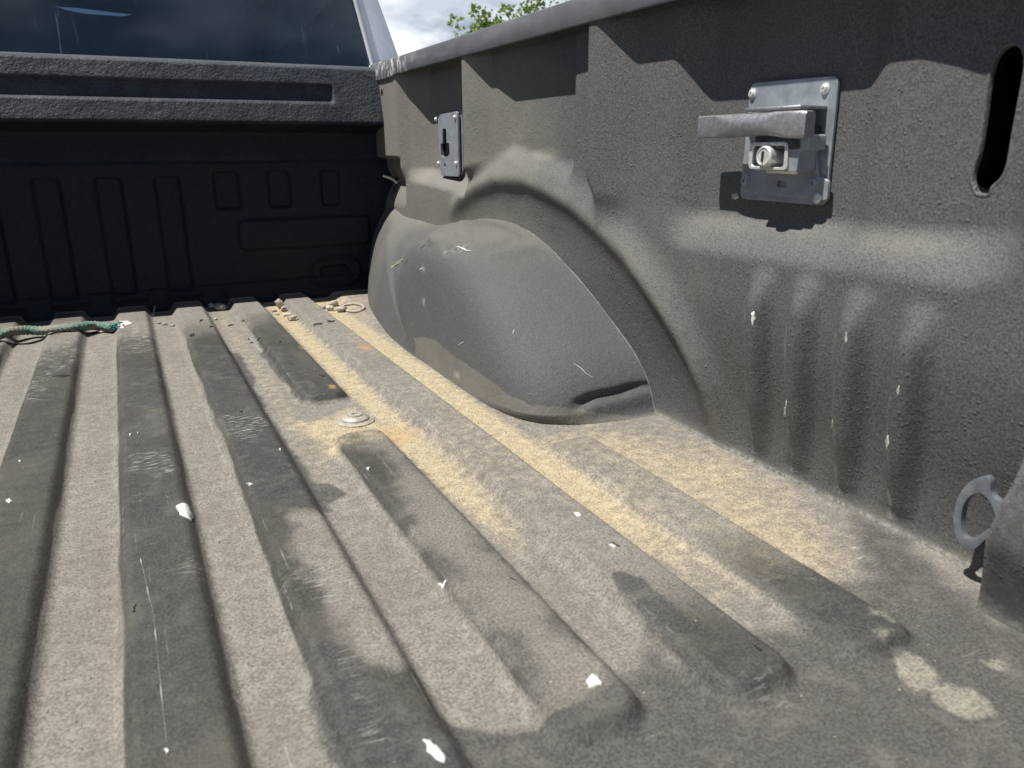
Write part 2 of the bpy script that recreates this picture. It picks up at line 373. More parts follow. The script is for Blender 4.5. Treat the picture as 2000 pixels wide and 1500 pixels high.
for pts, a in (([(225, 640), (300, 640), (320, 700), (240, 710)], 1), ([(75, 700), (160, 660), (190, 700), (70, 780)], .9), ([(60, 760), (90, 760), (80, 800), (60, 800)], .9),
               ([(440, 830), (540, 835), (490, 885), (440, 870)], 1), ([(255, 900), (345, 900), (345, 950), (255, 945)], .8), ([(340, 650), (380, 640), (380, 690), (340, 680)], .5),
               ([(570, 1150), (690, 1110), (700, 1170), (640, 1220), (570, 1180)], .55), ([(560, 1300), (590, 1300), (640, 1500), (600, 1500)], .8), ([(660, 1300), (700, 1330), (760, 1490), (730, 1490)], .7),
               ([(1240, 880), (1330, 920), (1400, 980), (1330, 970)], .45), ([(1640, 1040), (1700, 1080), (1700, 1110), (1640, 1080)], .9), ([(360, 1110), (400, 1120), (410, 1160), (370, 1150)], .6),
               ([(1020, 1240), (1060, 1260), (1050, 1320), (1010, 1290)], .45), ([(1420, 1330), (1540, 1340), (1560, 1400), (1450, 1390)], .5)):
    scuff = np.maximum(scuff, blob(pts, .012, .03)*a)
scuff = np.maximum(scuff, np.exp(-(np.abs(X-.030)/.006)**2)*.35*fbm(X*20, Y*9, 3))
rust = np.zeros_like(X)
for (px, py), rx, ry, a in (((596, 690), .012, .03, .9), ((712, 690), .02, .035, .8), ((650, 768), .008, .02, .8), ((770, 845), .05, .07, .62), ((1180, 1010), .04, .05, .35), ((300, 815), .02, .02, .45), ((850, 900), .03, .05, .35), ((500, 590), .04, .03, .3)):
    p = at(px, py, 2, .004); rust = np.maximum(rust, a*np.exp(-((X-p.x)/rx)**2-((Y-p.y)/ry)**2))
pale = np.zeros_like(X)
for pts, a in (([(1750, 1285), (1800, 1280), (1830, 1320), (1790, 1350), (1755, 1320)], .8), ([(1830, 1340), (1900, 1340), (1945, 1390), (1890, 1405), (1830, 1370)], .8), ([(1900, 1280), (1960, 1290), (2000, 1330), (1920, 1310)], .7),
               ([(1680, 1200), (1740, 1210), (1740, 1235), (1690, 1225)], .6), ([(1690, 1250), (1740, 1255), (1720, 1275)], .5), ([(1420, 1330), (1560, 1320), (1560, 1380), (1440, 1370)], .35)):
    pale = np.maximum(pale, blob(pts, .012, .028)*a)
ribm = RM*(1-.45*sm(-.45, -.2, Y))*np.clip(.72+1.6*(fbm(X*6, Y*3.5, 4)-.47), .25, 1)
ribm *= (1-.80*blob([(540, 1020), (660, 1020), (800, 1290), (870, 1420), (700, 1330), (600, 1180)], .03, .05))*(1-.62*blob([(690, 850), (800, 890), (1280, 1420), (1080, 1440), (860, 1180)], .03, .05))
ribm *= 1-.82*sm(.285, .325, X)*sm(-1.60, -1.35, Y+.12*(fbm(X*12, Y*12, 3)-.5)); ribm *= 1-.35*blob([(240, 1200), (400, 1200), (420, 1420), (250, 1420)], .04, .05)
set_attr(me, 'dirt_and_light', cream.ravel(), dark.ravel(), scuff.ravel()); set_attr(me, 'wear', rust.ravel(), pale.ravel(), ribm.ravel())
FLOOR = link('bed_floor', me, M_floor, TRUCK)
FLOOR['label'] = 'ribbed bed floor with worn dusty black liner'
def fz(x, y): return float(floor_z(np.array([x]), np.array([y]))[0][0])
def floor_at(px, py):
    z = 0.0
    for _ in range(6):
        p = at(px, py, 2, z); z = fz(p.x, p.y)
    p.z = z; return p

# ------------------------------------------------------------------ side wall
YW = np.arange(-1.90, .046, .003); ZW = np.arange(-.004, .5561, .003)
RIDGE = [tuple(at(a, b, 0, .598)[1:]) for a, b in ((868, 412), (890, 392), (924, 366), (961, 350), (1017, 351), (1056, 367), (1110, 398), (1165, 446), (1214, 496), (1251, 545), (1288, 602), (1318, 658), (1338, 712), (1350, 765), (1356, 820), (1360, 870))]
UP_Y = [-2.0, -1.60, -1.570, -1.552, -1.535, -1.50, -1.486, -1.465, -1.435, -1.40, -1.378, -1.157, -1.115, -1.036, -.976, -.952, -.948, -.880, -.872, -.664, -.618, -.594, -.530, -.514, -.508, -.228, -.175, -.160, -.128, .1]
UP_D = [.046, .046, .038, .020, .008, .001, .002, .006, .010, .010, .000, .000, .024, .024, .049, .049, .025, .024, .012, .012, .024, .024, .049, .049, .000, .000, .022, .026, .049, .049]
ZB_Y = [-2.0, -1.62, -1.52, -1.15, -1.08, -.98, -.94, -.88, -.66, -.60, -.52, -.50, -.22, -.13, .1]
ZB_V = [.30, .30, .270, .262, .275, .275, .318, .322, .352, .33, .31, .282, .300, .30, .30]
VR = [(-1.300, .236), (-1.361, .238), (-1.424, .234), (-1.488, .230)]
def wall_d(y, z):
    up = np.interp(y, UP_Y, UP_D); up2 = np.interp(y-.006, UP_Y, UP_D); up3 = np.interp(y+.006, UP_Y, UP_D); up = .5*up+.25*up2+.25*up3
    zb = np.interp(y, ZB_Y, ZB_V); low = np.interp(y, [-1.25, -1.05, -.45, -.2], [1, .70, .70, 1])*.030*sm(0, .20, z)+.004
    wdt = np.interp(y, [-1.55, -1.14, -.92, -.85, -.45, 0], [.026, .026, .03, .014, .018, .02])
    d = low + (up-low)*sm(-1, 1, (z-zb)/wdt)
    rd = dpoly(y, z, RIDGE); t = sm(-.36, -.48, y)
    ins = sdpoly(y, z, RIDGE+[(RIDGE[-1][0], -.2), (RIDGE[0][0], -.2)]) < 0
    d = d + .0175*np.where(ins, .55*np.exp(-(rd/.020)**2)+.45*(1-sm(-.01, .085, rd))/.97, np.exp(-(rd/.024)**2))*t*sm(-.03, .10, z)
    for yc, zt in VR:
        q = dseg(y, z, yc, zt-.014, yc+.012, .030); d = d + .0140*(1-sm(.003, .024, q))*sm(-.01, .09, z)*sm(0, 1, (zt+.012-z)/.055)
    d = d + .002*(1-sm(0, .004, z))
    # undercut pocket by the front corner
    pk = sm(-.135, -.12, y)*(1-sm(.334, .340, z)); d = np.where(z > .20, d - .024*pk*sm(.22, .29, z), d)
    # foot of the tail post
    ps = sm(-1.586, -1.594, y); d = d + ps*(.050*(1-sm(.055, .145, z))+.005)
    d = d + .0016*(fbm(y*8, z*8, 3)-.5)
    return d
XW0 = .640
Yg, Zg = np.meshgrid(YW, ZW, indexing='ij')
# long slot cut near the tail post
sl = lambda u, v: (u, v)
def slot_pts():
    a = [(1905, 365), (1903, 352), (1906, 330), (1915, 300), (1925, 230), (1935, 150), (1945, 110), (1960, 90), (1976, 84), (1988, 95), (1993, 125), (1985, 175), (1970, 260), (1960, 325), (1950, 350), (1932, 366), (1930, 381), (1909, 381)]
    return rcorner([tuple(at(x, y, 0, .636)[1:]) for x, y in a], .004, 2)
SLOT = slot_pts(); _c = np.mean(SLOT, axis=0); _t = np.array(SLOT[0])*0
SLOT = [(_c[0]+(u-_c[0]-.055*(v-_c[1]))*1.32+.055*(v-_c[1]), v) for u, v in SLOT]; HOLE = circle(*at(748, 181, 0, .594)[1:], .008, 14)
def snap(Yg, Zg, poly, g=.003):
    sdv = sdpoly(Yg, Zg, poly); e = 2e-4
    gx = (sdpoly(Yg+e, Zg, poly)-sdpoly(Yg-e, Zg, poly))/(2*e); gy = (sdpoly(Yg, Zg+e, poly)-sdpoly(Yg, Zg-e, poly))/(2*e)
    k = np.abs(sdv) < .62*g
    return np.where(k, Yg-gx*sdv, Yg), np.where(k, Zg-gy*sdv, Zg), sdv
Yg, Zg, s1 = snap(Yg, Zg, SLOT); Yg, Zg, s2 = snap(Yg, Zg, HOLE)
D = wall_d(Yg, Zg); Xg = XW0-D
ymid = (Yg[:-1, :-1]+Yg[1:, 1:]+Yg[1:, :-1]+Yg[:-1, 1:])/4; zmid = (Zg[:-1, :-1]+Zg[1:, 1:]+Zg[1:, :-1]+Zg[:-1, 1:])/4
keep = (sdpoly(ymid, zmid, SLOT) > 0) & (sdpoly(ymid, zmid, HOLE) > 0)
me = grid_mesh('side_wall', np.stack([Xg, Yg, Zg], -1)[::-1], keep[::-1])
dust_and_light = np.clip(.15+.55*sm(-1.0, -.45, Yg)+.35*(fbm(Yg*5, Zg*5, 3)-.5), 0, 1)
for (px, py), ry, rz, a in (((1420, 435), .10, .016, .5), ((1750, 472), .09, .017, .5), ((1500, 440), .2, .016, .4), ((1060, 300), .08, .015, .8), ((860, 350), .06, .018, .8), ((1000, 200), .06, .06, .3)):  # ledge dust, also painting the brightness of their upward faces
    p = at(px, py, 0, .625); dust_and_light = np.maximum(dust_and_light, a*np.exp(-((Yg-p.y)/ry)**2-((Zg-p.z)/rz)**2))
dust_and_light = np.maximum(dust_and_light, .5*np.exp(-(dpoly(Yg, Zg, RIDGE)/.018)**2))  # painted highlight along the upward-facing crest of the arch bead
dust_and_light = np.maximum(dust_and_light, .6*(1-sm(.0, .03, Zg+.02*(fbm(Yg*20, Zg*20, 3)-.5))))
bare = .8*sm(-1.588, -1.60, Yg)*(.45+.8*fbm(Yg*20, Zg*6, 3))*(1-sm(.10, .2, Zg)) + .45*sm(.03, .0, np.abs(Zg-.03))*sm(-1.2, -1.25, Yg)*fbm(Yg*30, Zg*30, 3)
rub = np.zeros_like(Yg)
for yc, zt in VR: rub = np.maximum(rub, np.exp(-((Yg-yc-.020)/.004)**2)*(Zg < .19)*(Zg > .01)*fbm(Yg*10+5, Zg*22, 3))
rub = np.maximum(rub, np.exp(-((Zg-.001)/.0025)**2)*.6*(Yg > -1.575))
set_attr(me, 'dirt_and_light', dust_and_light[::-1].ravel(), bare[::-1].ravel(), rub[::-1].ravel())
WALL = link('side_wall', me, M_wall, TRUCK); WALL['label'] = 'pressed right side wall of the bed under dusty black liner'
def wx(y, z): return float(XW0-wall_d(np.array([y]), np.array([z]))[0])
def wall_at(px, py):
    x = .62
    for _ in range(25):
        p = at(px, py, 0, x); x = .5*x+.5*wx(p.y, p.z)
    p.x = x; return p
def well(poly, depth, name):
    bm = bmesh.new(); n = len(poly)
    a = [bm.verts.new((wx(u, v), u, v)) for u, v in poly]; b = [bm.verts.new((wx(u, v)+depth, u, v)) for u, v in poly]
    for i in range(n): bm.faces.new((a[i], a[(i+1) % n], b[(i+1) % n], b[i]))
    bm.faces.new(b); return link(name, bm_mesh(name, bm), M_void, WALL, False)
def rim(poly, name, w=.0042):
    P = np.array(poly); n = len(P); c = P.mean(0); bm = bmesh.new(); rings = []
    T = np.roll(P, -1, 0)-np.roll(P, 1, 0); T /= np.linalg.norm(T, axis=1)[:, None]; Nn = np.stack([T[:, 1], -T[:, 0]], -1)
    sgn = np.sign(((P-c)*Nn).sum(1).mean()); Nn *= sgn
    for o_, e in ((-.0012, -.004), (-.0008, .0002), (.0003, .0009), (.0012, .0008), (w*.8, -.0004)):
        rings.append([bm.verts.new((wx(*(P[i]+Nn[i]*o_))-e, *(P[i]+Nn[i]*o_))) for i in range(n)])
    for A, B in zip(rings, rings[1:]):
        for j in range(n): bm.faces.new((A[j], A[(j+1) % n], B[(j+1) % n], B[j]))
    me = bm_mesh(name, bm); k = len(me.vertices); set_attr(me, 'dirt_and_light', np.full(k, .3), np.zeros(k), np.zeros(k))
    link(name, me, M_wall, WALL)
rim(SLOT, 'slot_rim'); well(SLOT, .05, 'slot_pocket'); well(HOLE, .03, 'hole_pocket')
# simple far side wall and outer skins (out of the picture, they shade the bed)
Yl, Zl = np.meshgrid(np.arange(-1.76, .045, .012), np.arange(-.004, .556, .012), indexing='ij')
me = grid_mesh('side_wall', np.stack([-.41-(XW0-wall_d(Yl, Zl)), Yl, Zl], -1))
set_attr(me, 'dirt_and_light', *(np.full(Yl.size, .3), np.zeros(Yl.size), np.zeros(Yl.size))); link('side_wall', me, M_wall, TRUCK)
for sx in (1, -1):
    cx = lambda x: x if sx > 0 else -.41-x
    bm = bmesh.new(); prof = [(.76, .50), (.795, .40), (.80, .10), (.775, -.15), (.76, -.38)]
    for dx in (0, .004): pass
    A = [bm.verts.new((cx(x), .05, z)) for x, z in prof]; B = [bm.verts.new((cx(x), -1.80, z)) for x, z in prof]
    A2 = [bm.verts.new((cx(x-.02), .05, z)) for x, z in prof]; B2 = [bm.verts.new((cx(x-.02), -1.80, z)) for x, z in prof]
    for i in range(len(prof)-1):
        bm.faces.new((A[i], A[i+1], B[i+1], B[i])); bm.faces.new((A2[i], B2[i], B2[i+1], A2[i+1]))
        bm.faces.new((A[i], A2[i], A2[i+1], A[i+1])); bm.faces.new((B[i], B[i+1], B2[i+1], B2[i]))
    bm.faces.new((A[0], B[0], B2[0], A2[0])); bm.faces.new((A[-1], A2[-1], B2[-1], B[-1]))
    link('outer_side_panel', bm_mesh('outer_side_panel', bm), M_paint, TRUCK)

# ------------------------------------------------------------------ rail cap
def rail(sx):
    ys = np.concatenate([np.arange(.045, -.115, -.02), [-.118, -.124, -.13], np.arange(-.15, -1.92, -.05)]); bm = bmesh.new(); rings = []
    for y in ys:
        e = float(1-sm(-.130, -.118, np.array([y]))[()]) ; lip = .5175 - .0045*(1-e); ins = .5875 - .002*(1-e)
        pr = [(ins+.006, lip+.012), (ins+.006, lip+.001), (ins+.004, lip), (ins+.001, lip+.0003), (ins, lip+.002), (ins+.0004, .5495), (ins+.0012, .5518), (ins+.0035, .5530), (.70, .556), (.775, .548), (.785, .54), (.785, .49), (.780, .49), (.780, .535), (ins+.03, .540)]
        rings.append([bm.verts.new((x if sx > 0 else -.41-x, y, z)) for x, z in pr])
    k = len(rings[0])
    for A, B in zip(rings, rings[1:]):
        for j in range(k): bm.faces.new((A[j], A[(j+1) % k], B[(j+1) % k], B[j]))
    bm.faces.new(rings[0]); bm.faces.new(rings[-1][::-1])
    return auto(link('rail_cap', bm_mesh('rail_cap', bm), M_cap_w, TRUCK), .6)
m, N_, L_, P_ = nodes('weathered black rail cap'); v = n_obj(N_, L_)
sx_, sy_, sz_ = None, None, None
f1 = n_noise(N_, L_, v, 26, 6, .65); f2 = n_noise(N_, L_, n_obj(N_, L_, (140, 9, 60)), 1, 5, .6); f3 = n_noise(N_, L_, n_obj(N_, L_, (60, 60, 40)), 1, 6, .7)
sp = N_.new('ShaderNodeSeparateXYZ'); L_.new(v, sp.inputs[0])
front = n_map(N_, L_, sp.outputs['Y'], -.34, -.10, 0, 1)
c = n_mix(N_, L_, n_map(N_, L_, f1, .3, .7), (.105, .108, .122), (.138, .142, .157))
c = n_mix(N_, L_, n_map(N_, L_, f2, .45, .75, 0, .4), c, (.24, .245, .255))
c = n_mix(N_, L_, n_math(N_, L_, 'MULTIPLY', n_map(N_, L_, f3, .50, .60), front), c, (.55, .56, .58))
L_.new(c, P_.inputs['Base Color']); P_.inputs['Roughness'].default_value = .5
L_.new(n_bump(N_, L_, n_noise(N_, L_, v, 500, 3), .08, .0004), P_.inputs['Normal']); M_cap_w = m
rail(1); rail(-1)

# ------------------------------------------------------------------ wheel housing
def cat(P, n):
    P = np.array(P, float); t = np.linspace(0, len(P)-1, n); i = np.minimum(t.astype(int), len(P)-2); f = (t-i)[:, None]
    g = lambda k: P[np.clip(i+k, 0, len(P)-1)]
    return .5*((2*g(0))+(g(1)-g(-1))*f+(2*g(-1)-5*g(0)+4*g(1)-g(2))*f**2+(3*g(0)-g(-1)-3*g(1)+g(2))*f**3)
A_ = [(.548, .035, -.004), (.553, .035, .07), (.575, .033, .16), (.617, .020, .226), (.632, -.07, .222), (.634, -.18, .216)]
A_ += [tuple(at(a, b, 0, .636)) for a, b in ((872, 433), (905, 432), (939, 429), (976, 427), (1013, 433), (1050, 449), (1084, 472), (1121, 508), (1158, 551), (1188, 592), (1217, 637), (1243, 680), (1262, 722), (1273, 760), (1279, 797))] + [(.645, -1.098, -.004)]
nu = 340; A = cat(A_, nu)
rows = []; Cn = np.array([.437, -.655, -.004])
ang = np.degrees(np.arctan2(A[:, 2]-Cn[2], A[:, 1]-Cn[1]))          # 0 towards the cab, 90 up, 180 towards the tail
pp = np.interp(ang, [0, 10, 25, 45, 90, 130, 160, 175, 180], [2.5, 2.0, 2.2, 5.0, 11, 11, 10.5, 10.0, 10.0])
qq = np.interp(ang, [0, 10, 25, 45, 90, 130, 160, 175, 180], [0.95, 0.80, 0.95, 1.9, 3.3, 3.1, 3.3, 3.8, 4.0])
ks = np.ones(41)/41; pad = lambda a: np.convolve(np.pad(a, 20, mode='edge'), ks, 'valid'); pp = pad(pp); qq = pad(qq)
for i in range(130):
    t = i/129; rho = 1-t**1.9 if t < 1 else 0.0
    dep = np.clip(1-rho**pp, 0, 1)**(1/qq); Q = Cn + (A-Cn)*rho; lean = .020*np.clip(Q[:, 2]/.2, 0, 1)
    Q[:, 0] = A[:, 0] - (A[:, 0]-Cn[0]-lean)*dep; rows.append(Q)
P = np.stack(rows, 0)
yy, zz = P[..., 1], P[..., 2]
# creases and the dent low at the rear
ux, uy = proj(P); near = (P[..., 0] < .600)*(1-sm(.57, .60, P[..., 0]))
cr = dpoly(ux, uy, [(1130, 790), (1160, 778), (1205, 770), (1255, 752)])
near2 = (1-sm(.60, .634, P[..., 0])); P[..., 0] += near2*.011*np.exp(-(cr/10)**2); P[..., 1] += near2*.008*np.exp(-(cr/10)**2)
for pl_, wd_, am in (([(845, 470), (900, 448), (960, 446), (1010, 462)], 9, -.006), ([(880, 480), (950, 478), (1000, 468), (1055, 470)], 8, .008), ([(960, 500), (1040, 488), (1090, 486)], 9, -.004), ([(800, 470), (850, 452), (890, 445)], 9, .005)):
    q_ = np.exp(-(dpoly(ux, uy, pl_)/wd_)**2)*near; P[..., 0] += am*.6*q_; P[..., 2] -= am*q_
cr = dpoly(ux, uy+16, [(1150, 785), (1205, 780), (1262, 762)]); P[..., 0] -= near*.004*np.exp(-(cr/12)**2)
top = sm(.46, .49, P[..., 0])
P[..., 2] += .007*np.exp(-((yy+.62+.3*(P[..., 0]-.5))/.035)**2)*np.exp(-((P[..., 0]-.52)/.05)**2) - .008*np.exp(-((yy+.72)/.04)**2)*np.exp(-((P[..., 0]-.52)/.04)**2)*(zz > .12)
P[..., 2] -= .006*np.exp(-((yy+.42)/.05)**2)*np.exp(-((P[..., 0]-.53)/.04)**2)*(zz > .12)
P[..., 0] += .003*(fbm(yy*10, zz*10, 3)-.5)*(P[..., 0] < .6)
SEAM = P[0].copy(); me = grid_mesh('wheel_housing', P)
mid = P.reshape(-1, 3); d_ = np.clip(.15+.45*sm(.17, .22, mid[:, 2])+.35*sm(-.34, -.2, mid[:, 1])+.3*(fbm(mid[:, 1]*7, mid[:, 2]*7, 3)-.5), 0, 1)  # paler towards the top and the front end, broken by noise
ux, uy = proj(mid); lim = -7 + np.interp(ux, [812, 830, 850, 875, 960, 1000, 1040, 1100, 1200, 1285], [665, 664, 672, 692, 752, 782, 796, 802, 815, 830]) + 10*(fbm(ux*.06, uy*.06, 4)-.5)
band = sm(-2, 2, uy-lim)*sm(806, 814, ux+8*(fbm(ux*.1, uy*.1, 3)-.5))*(mid[:, 0] < .62)
d_ = np.maximum(d_*(1-band), band*.95*(.55+.6*fbm(mid[:, 1]*25, mid[:, 2]*25, 3)))
d_ = np.maximum(d_, .9*(1-sm(.0, .006, mid[:, 2])))
rb = np.zeros(len(mid))
for (px, py), r_ in (((905, 487), .012), ((822, 525), .010), ((1105, 740), .02), ((905, 730), .012), ((1120, 790), .02), ((830, 590), .012), ((1030, 668), .02)):
    q = at(px, py, 0, .45 if py > 500 else .50); rb = np.maximum(rb, np.exp(-((mid[:, 1]-q.y)/r_)**2-((mid[:, 2]-q.z)/(r_*.5))**2)*.8)
set_attr(me, 'dirt_and_light', d_, np.zeros(len(mid)), rb)
HOUSE = link('wheel_housing', me, M_arch, TRUCK); link('seam_sealer', tube_mesh('seam_sealer', [(wx(q[1], max(q[2], .0))-.0006, q[1], q[2]) for q in SEAM[135:-2:3]], lambda t: .0009+.0005*math.sin(t*47)*math.sin(t*19), 6), M_seam, HOUSE)
HOUSE['label'] = 'rounded black-grey wheel housing with a crease low at its rear'

ux, uy = proj(mid); vis = mid[:, 0] < .60
def on_house(px, py):
    k = np.argmin(np.where(vis, (ux-px)**2+(uy-py)**2, 1e9)); return Vector(mid[k])+(CP-Vector(mid[k])).normalized()*.0004
M_yel = simple('yellowish scratch', (.50, .46, .24), .8); M_wsc = simple('whitish scratch', (.50, .50, .48), .8)
for pts, mt, rr in (([(755, 531), (770, 519), (782, 512)], M_yel, .0016), ([(768, 516), (785, 507), (797, 503)], M_yel, .0011), ([(892, 483), (903, 486), (912, 488), (921, 491)], M_wsc, .0017), ([(1001, 654), (1004, 644)], M_wsc, .0008), ([(894, 675), (906, 668)], M_wsc, .0009), ([(1122, 708), (1135, 718), (1146, 730), (1158, 738)], M_wsc, .0007), ([(822, 486), (831, 478)], M_gouge, .0010), ([(790, 516), (797, 506)], M_gouge, .0009), ([(819, 528), (826, 523)], M_wsc, .0012)):
    link('scratch', tube_mesh('scratch', [on_house(*p) for p in pts], lambda t, rr=rr: rr*(.25+.75*math.sin(math.pi*min(max(t, .05), .95))), 6, False, 4), mt, HOUSE)

# ------------------------------------------------------------------ bulkhead
XB = np.concatenate([np.linspace(-1.05, -.30, 90, endpoint=False), np.arange(-.30, .646, .003)]); ZBk = np.concatenate([np.arange(-.012, .530, .003), np.linspace(.530, .548, 10)])
Xb, Zb = np.meshgrid(XB, ZBk, indexing='ij')
def bulk_y(x, z):
    lowy = .034 - .006*sm(.0, .05, .05-z)
    bul = -.002 - .034*np.clip((.540-z)/.125, 0, 1.1)                           # leans back towards the top
    t = sm(.392, .418, z); y = lowy + (bul-lowy)*t
    y = y + .040*sm(.534, .548, z)**2
    s = rbox(x, z, -.30, .4800, .776, .0180, .006); y = y + .013*(1-sm(-.004, .004, s))
    y = y - .004*sm(.335, .325, z)*(z > .05)
    for k in range(-7, 1):
        xc = .072+.119*k+.028; s = rbox(x, z, xc, .172, .028, .130, .012); y = y + .011*(1-sm(-.008, .003, s))
    for xc, hw in ((.226, .029), (.345, .027), (.468, .024)):
        s = rbox(x, z, xc, .266, hw, .044, .010); y = y + .010*(1-sm(-.006, .002, s))
    s = rbox(x, z, .40, .162, .160, .036, .018); y = y - .008*(1-sm(-.006, .004, s))
    s = rbox(x, z, .464, .062, .062, .034, .033); y = y - .006*np.exp(-(s/.003)**2)
    s = rbox(x, z, .464, .062, .036, .014, .013); y = y + .012*(1-sm(-.004, .001, s))
    y = y - .006*np.exp(-((z-.035)/.010)**2)*((np.mod(x-.072, .119) < .075) & (x < .2))
    y = y - .03*sm(.012, -.012, z)
    return y + .0012*(fbm(x*9, z*9, 3)-.5)
me = grid_mesh('bulkhead', np.stack([Xb, bulk_y(Xb, Zb), Zb], -1)[::-1])
dust_and_sun = np.clip(.12*(fbm(Xb*8, Zb*8, 3)) + .55*sm(.405, .43, Zb)*(.7+.5*fbm(Xb*30, Zb*30, 3)) + .3*sm(.538, .546, Zb) + .35*sm(.06, .0, Zb)*fbm(Xb*20, Zb*20, 3)+.2*np.exp(-((Zb-.335)/.01)**2), 0, 1)[::-1]  # thin dust; bulge and top edge also lightened for grazing sun
set_attr(me, 'dirt_and_light', dust_and_sun.ravel(), np.zeros(Xb.size), np.zeros(Xb.size))
BULK = link('bulkhead', me, M_bulk, TRUCK); BULK['label'] = 'black pebble-textured front wall of the bed with pressed recesses'
bm = box_bm(bmesh.new(), (-1.04, .040, .44), (.60, .070, .546)); link('bulkhead_flange', bm_mesh('bulkhead_flange', bm, .004), M_paint, TRUCK)

# ------------------------------------------------------------------ cab
YR = .105
def cy(z): return YR + (z-.55)*.10
MIR = -.41
outR = [(.72, -.35), (.725, .20), (.715, .45), (.690, .565), (.682, .590), (.643, .709), (.590, .86), (.545, .965), (.48, 1.03), (.36, 1.06)]
winR = [(.605, .47), (.6165, .550), (.5845, .704), (.545, .88), (.520, .945), (.46, .965)]
outer = outR + [(MIR-x, z) for x, z in reversed(outR)]; win = winR + [(MIR-x, z) for x, z in reversed(winR)]
win = rcorner(win, .02); 
bm = plate_bm(outer, [win], lambda u, v: Vector((u, cy(v), v)), Vector((0, .02, 0)))
CAB = link('cab_back_panel', bm_mesh('cab_back_panel', bm, .004, 2), M_paint, TRUCK); auto(CAB, .5)
# cab shell: sides and roof
bm = bmesh.new(); A = [bm.verts.new((u, cy(v)+.010, v)) for u, v in outer]; B = [bm.verts.new((u*.96-.205*.04, 1.55+max(0, .35*(.9-v)), v)) for u, v in outer]
for i in range(len(outer)-1): bm.faces.new((A[i], A[i+1], B[i+1], B[i]))
SHELL = link('cab_shell', bm_mesh('cab_shell', bm), M_paint, TRUCK); sol = SHELL.modifiers.new('thick', 'SOLIDIFY'); sol.thickness = .02
auto(SHELL, .8)
# dark cabin lining with the slit of windshield that shows between dash and seats
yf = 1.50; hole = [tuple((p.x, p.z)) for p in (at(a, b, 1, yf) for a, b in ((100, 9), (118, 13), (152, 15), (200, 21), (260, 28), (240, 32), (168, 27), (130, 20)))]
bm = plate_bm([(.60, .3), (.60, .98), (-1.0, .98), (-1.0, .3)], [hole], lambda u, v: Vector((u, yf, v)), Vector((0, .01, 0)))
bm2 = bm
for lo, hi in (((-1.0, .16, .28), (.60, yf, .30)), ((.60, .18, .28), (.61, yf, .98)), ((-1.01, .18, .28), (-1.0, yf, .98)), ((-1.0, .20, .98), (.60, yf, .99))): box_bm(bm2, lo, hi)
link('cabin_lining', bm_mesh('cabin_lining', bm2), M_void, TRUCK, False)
# glass
m, N_, L_, P_ = nodes('tinted rear glass'); v = n_obj(N_, L_)
drip = n_noise(N_, L_, n_obj(N_, L_, (150, 40, 7)), 1, 5, .65, .6); patch = n_noise(N_, L_, v, 7, 3)
dm = n_math(N_, L_, 'MULTIPLY', n_map(N_, L_, drip, .60, .68), n_map(N_, L_, patch, .45, .65))
sky_tint = n_map(N_, L_, n_noise(N_, L_, v, 4, 4), .35, .7, .055, .10)  # blue of the reflected sky put into the pane as a diffuse tint
out = N_['Material Output']; tr = N_.new('ShaderNodeBsdfTransparent'); tr.inputs['Color'].default_value = (.30, .36, .40, 1)
gl = N_.new('ShaderNodeBsdfGlossy'); gl.inputs['Roughness'].default_value = .03; gl.inputs['Color'].default_value = (.80, .90, 1, 1)
fr = N_.new('ShaderNodeFresnel'); fr.inputs['IOR'].default_value = 1.55
s1_ = N_.new('ShaderNodeMixShader'); L_.new(fr.outputs[0], s1_.inputs[0]); L_.new(tr.outputs[0], s1_.inputs[1]); L_.new(gl.outputs[0], s1_.inputs[2])
df = N_.new('ShaderNodeBsdfDiffuse'); df.inputs['Color'].default_value = (.28, .45, .65, 1)
s2_ = N_.new('ShaderNodeMixShader'); L_.new(n_math(N_, L_, 'ADD', sky_tint, n_math(N_, L_, 'MULTIPLY', dm, .30)), s2_.inputs[0]); L_.new(s1_.outputs[0], s2_.inputs[1]); L_.new(df.outputs[0], s2_.inputs[2])
L_.new(s2_.outputs[0], out.inputs['Surface']); M_glass = m
cu, cv = -.205, .70
gw = [(cu+(u-cu)*.998, cv+(v_-cv)*.998) for u, v_ in win]
bm = bmesh.new(); bm.faces.new([bm.verts.new((u, cy(v_)+.008, v_)) for u, v_ in gw])
GLASS = link('rear_window', bm_mesh('rear_window', bm), M_glass, TRUCK, False); GLASS['label'] = 'dark tinted rear window with dried water streaks'
bm = plate_bm([(cu+(u-cu)*1.006, cv+(v_-cv)*1.006) for u, v_ in win], [[(cu+(u-cu)*.993, cv+(v_-cv)*.993) for u, v_ in win]], lambda u, v: Vector((u, cy(v)-.006, v)), Vector((0, .012, 0)))
link('window_moulding', bm_mesh('window_moulding', bm, .002, 1), M_trim, GLASS)

# ------------------------------------------------------------------ tie-down cleat on its plate
def wp(x): return lambda u, v: Vector((x, u, v))
CL = bpy.data.objects.new('tie_down_cleat', None); COL.objects.link(CL); CL.parent = TRUCK; WORLD_OF[CL] = Vector((.628, -1.30, .36)); CL.location = WORLD_OF[CL]-WORLD_OF[TRUCK]
CL['label'] = 'grey metal tie-down cleat with keyed lock on a screwed plate'
XP = .6345
def pz(px, py, x=XP): p = at(px, py, 0, x); return (p.y, p.z)
outl = rcorner([pz(1466, 162), pz(1638, 147), pz(1612, 402), pz(1444, 388)], .009, 5)
bm = plate_bm(outl, [], wp(XP), Vector((.0035, 0, 0))); auto(link('mounting_plate', bm_mesh('mounting_plate', bm, .0008, 1), M_steel, CL), .5)
bm = plate_bm(rcorner([pz(1480, 175), pz(1600, 168), pz(1585, 395), pz(1465, 385)], .006, 3), [], wp(XP+.0035), Vector((.016, 0, 0)))
